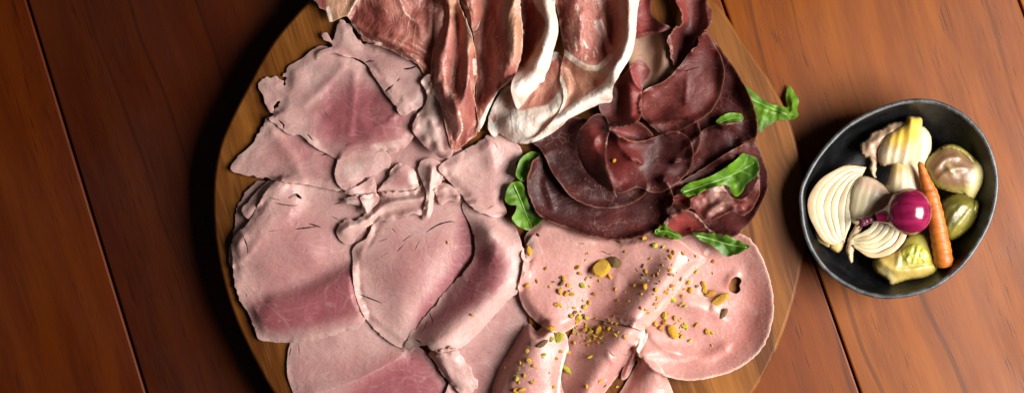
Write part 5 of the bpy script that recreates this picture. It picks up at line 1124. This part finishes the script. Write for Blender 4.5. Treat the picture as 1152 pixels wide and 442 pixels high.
V, F, A = inflate([(1078, 264), (1088, 256), (1097, 244), (1100, 232), (1096, 226), (1090, 238), (1082, 250), (1074, 259)], 44, 5, 4, seed=15, paint={'tan': [('line', [(1078, 262), (1098, 234)], 6, .6)]})
mesh_obj('outer_leaf', V, F, SP2, parent=t, attrs=A)
t = veg('brussels_sprout', 'pale yellow green sprout half cut side up at the front of the bowl', 'sprout', P(1018, 294, 26))
V, F, A = inflate([(985, 296), (988, 290), (1000, 285), (1011, 280), (1018, 271), (1026, 265), (1037, 265), (1045, 274), (1048, 290), (1052, 298), (1049, 306), (1038, 311), (1020, 313), (1004, 318), (999, 312), (988, 304)], 38, 17, 12, seed=16, nz=(.5, 8), ridges=[([(990, 292), (1004, 302), (1022, 304), (1048, 300)], 3.0, 3, 5), ([(1012, 284), (1010, 298)], 2, 2, 3)],
                  paint={'tan': [('poly', [(985, 296), (1010, 280), (1014, 300), (1050, 300), (1046, 310), (1004, 318)], 5, .75)], 'fat': [('line', [(996, 304), (1004, 315)], 6, .7), ('line', [(1008, 300), (1020, 301)], 3, .5), ('line', [(1010, 288), (1009, 296)], 3, .5)]})
mesh_obj('outer_leaf', V, F, SP, parent=t, attrs=A)
V, F, A = inflate([(1015, 283), (1024, 276), (1036, 275), (1043, 283), (1044, 294), (1034, 298), (1018, 297)], 50, 7, 4, seed=17, nz=(1.2, 3.5), ridges=[([(1020, 294), (1026, 280)], 1.5, 1, 1.5), ([(1027, 296), (1032, 279)], 1.5, 1, 1.5), ([(1034, 296), (1038, 281)], 1.5, 1, 1.5)], paint={'fat': [('line', [(1021, 292), (1027, 280)], 1.6, .7), ('line', [(1029, 294), (1033, 280)], 1.4, .6)]})
SPC = mat_simple('sprout_heart', (.30, .29, .03), (.50, .46, .07), 120, .36, .15, (1, .9, .3), .002, .6, 400, coat=.2, fat=(.66, .62, .24), tan=(.5, .4, .1), red=(.2, .15, .02))
mesh_obj('core', V, F, SPC, parent=t, attrs=A)

# carrot
m = NT('carrot_skin'); v = m.obj(False)
c = m.mix(m.map(m.noise(v, 120, 3), .35, .7), (.40, .095, .010), (.54, .165, .018))
c = m.mix(m.map(m.noise(v, 230, 2), .68, .73, 0, .9), c, (.06, .015, .006))
rn = m.noise(m.mapping(v, (0, 0, .15), (60, 500, 60)), 1.0, 2)
CAR = m.fin(c, .46, m.bump(rn, .7, .0010), .15, (1, .4, .1), .003)
ca = catmull([(1034, 182, 61), (1037, 190, 62), (1041, 204, 62), (1047, 220, 61), (1052, 240, 60), (1056, 262, 56), (1060, 284, 50), (1062, 299, 46)], False, 2.0)
tt = np.linspace(0, 1, len(ca)); rad = np.interp(tt, [0, .03, .1, .3, .5, .75, .93, .985, 1], [.9, 3.2, 4.8, 8.4, 8.8, 10.0, 10.8, 9.4, 7.2]) * (1 + .035*np.sin(tt*90) + .02*np.sin(tt*41))
t = tube_obj('carrot', ca, rad, CAR, n=18)
tag(t, 'slim orange baby carrot with charred specks lying in the bowl', 'carrot', 'pickled vegetables in the black bowl')

# purple pearl onion
RO = mat_simple('purple_onion_skin', (.16, .004, .035), (.27, .012, .065), 60, .2, .12, (1, .2, .4), .002, .12, 250, coat=.6, mapscale=(40, 260, 60))
ST = mat_simple('purple_stalk', (.05, .006, .018), (.15, .02, .05), 150, .35, .05, bump=.5)
root = veg('pearl_onion', 'shiny purple pearl onion with a dark shrivelled stalk on top of the vegetables', 'onion', P(1022, 239, 52))
cz = 74; R0 = 25.5
prof = [(-1.0, 0.02), (-.97, .22), (-.88, .47), (-.7, .72), (-.45, .90), (-.15, .995), (.15, .99), (.42, .89), (.66, .70), (.84, .50), (1.0, .36), (1.2, .27), (1.42, .20)]
ax = np.array([-1, -.18, -.02]); 
axis = [(1022 + ax[0]*a*R0, 238 - ax[1]*a*R0*1.0, cz + (-5 * max(0, a - .6))) for a, r in prof]
pr = catmull(np.column_stack([np.array(axis), [r*R0 for a, r in prof]]), False, 1.6)
tube_obj('bulb', pr[:, :3], np.maximum(pr[:, 3], .2), RO, parent=root, n=36)
st = catmull([(994, 243, 67), (986, 244, 66), (978, 247, 65), (971, 250, 64), (967, 254, 62)], False, 1.6)
L_ = np.linspace(0, 1, len(st))
tube_obj('stalk', st, np.interp(L_, [0, .5, .8, 1], [5.2, 4.2, 4.6, 1.5]) * (1 + .14*np.sin(L_*40)), ST, parent=root, n=12)
for k, (du, dv) in enumerate(((-8, -3), (-7, 5), (-4, 8), (3, -7))):
    s2 = catmull([(975, 248, 66), (972 + du*.4, 249 + dv*.5, 67), (970 + du, 250 + dv, 64)], False, 1.6)
    tube_obj('stalk_shred', s2, np.linspace(2.0, .5, len(s2)), ST, parent=root, n=7)
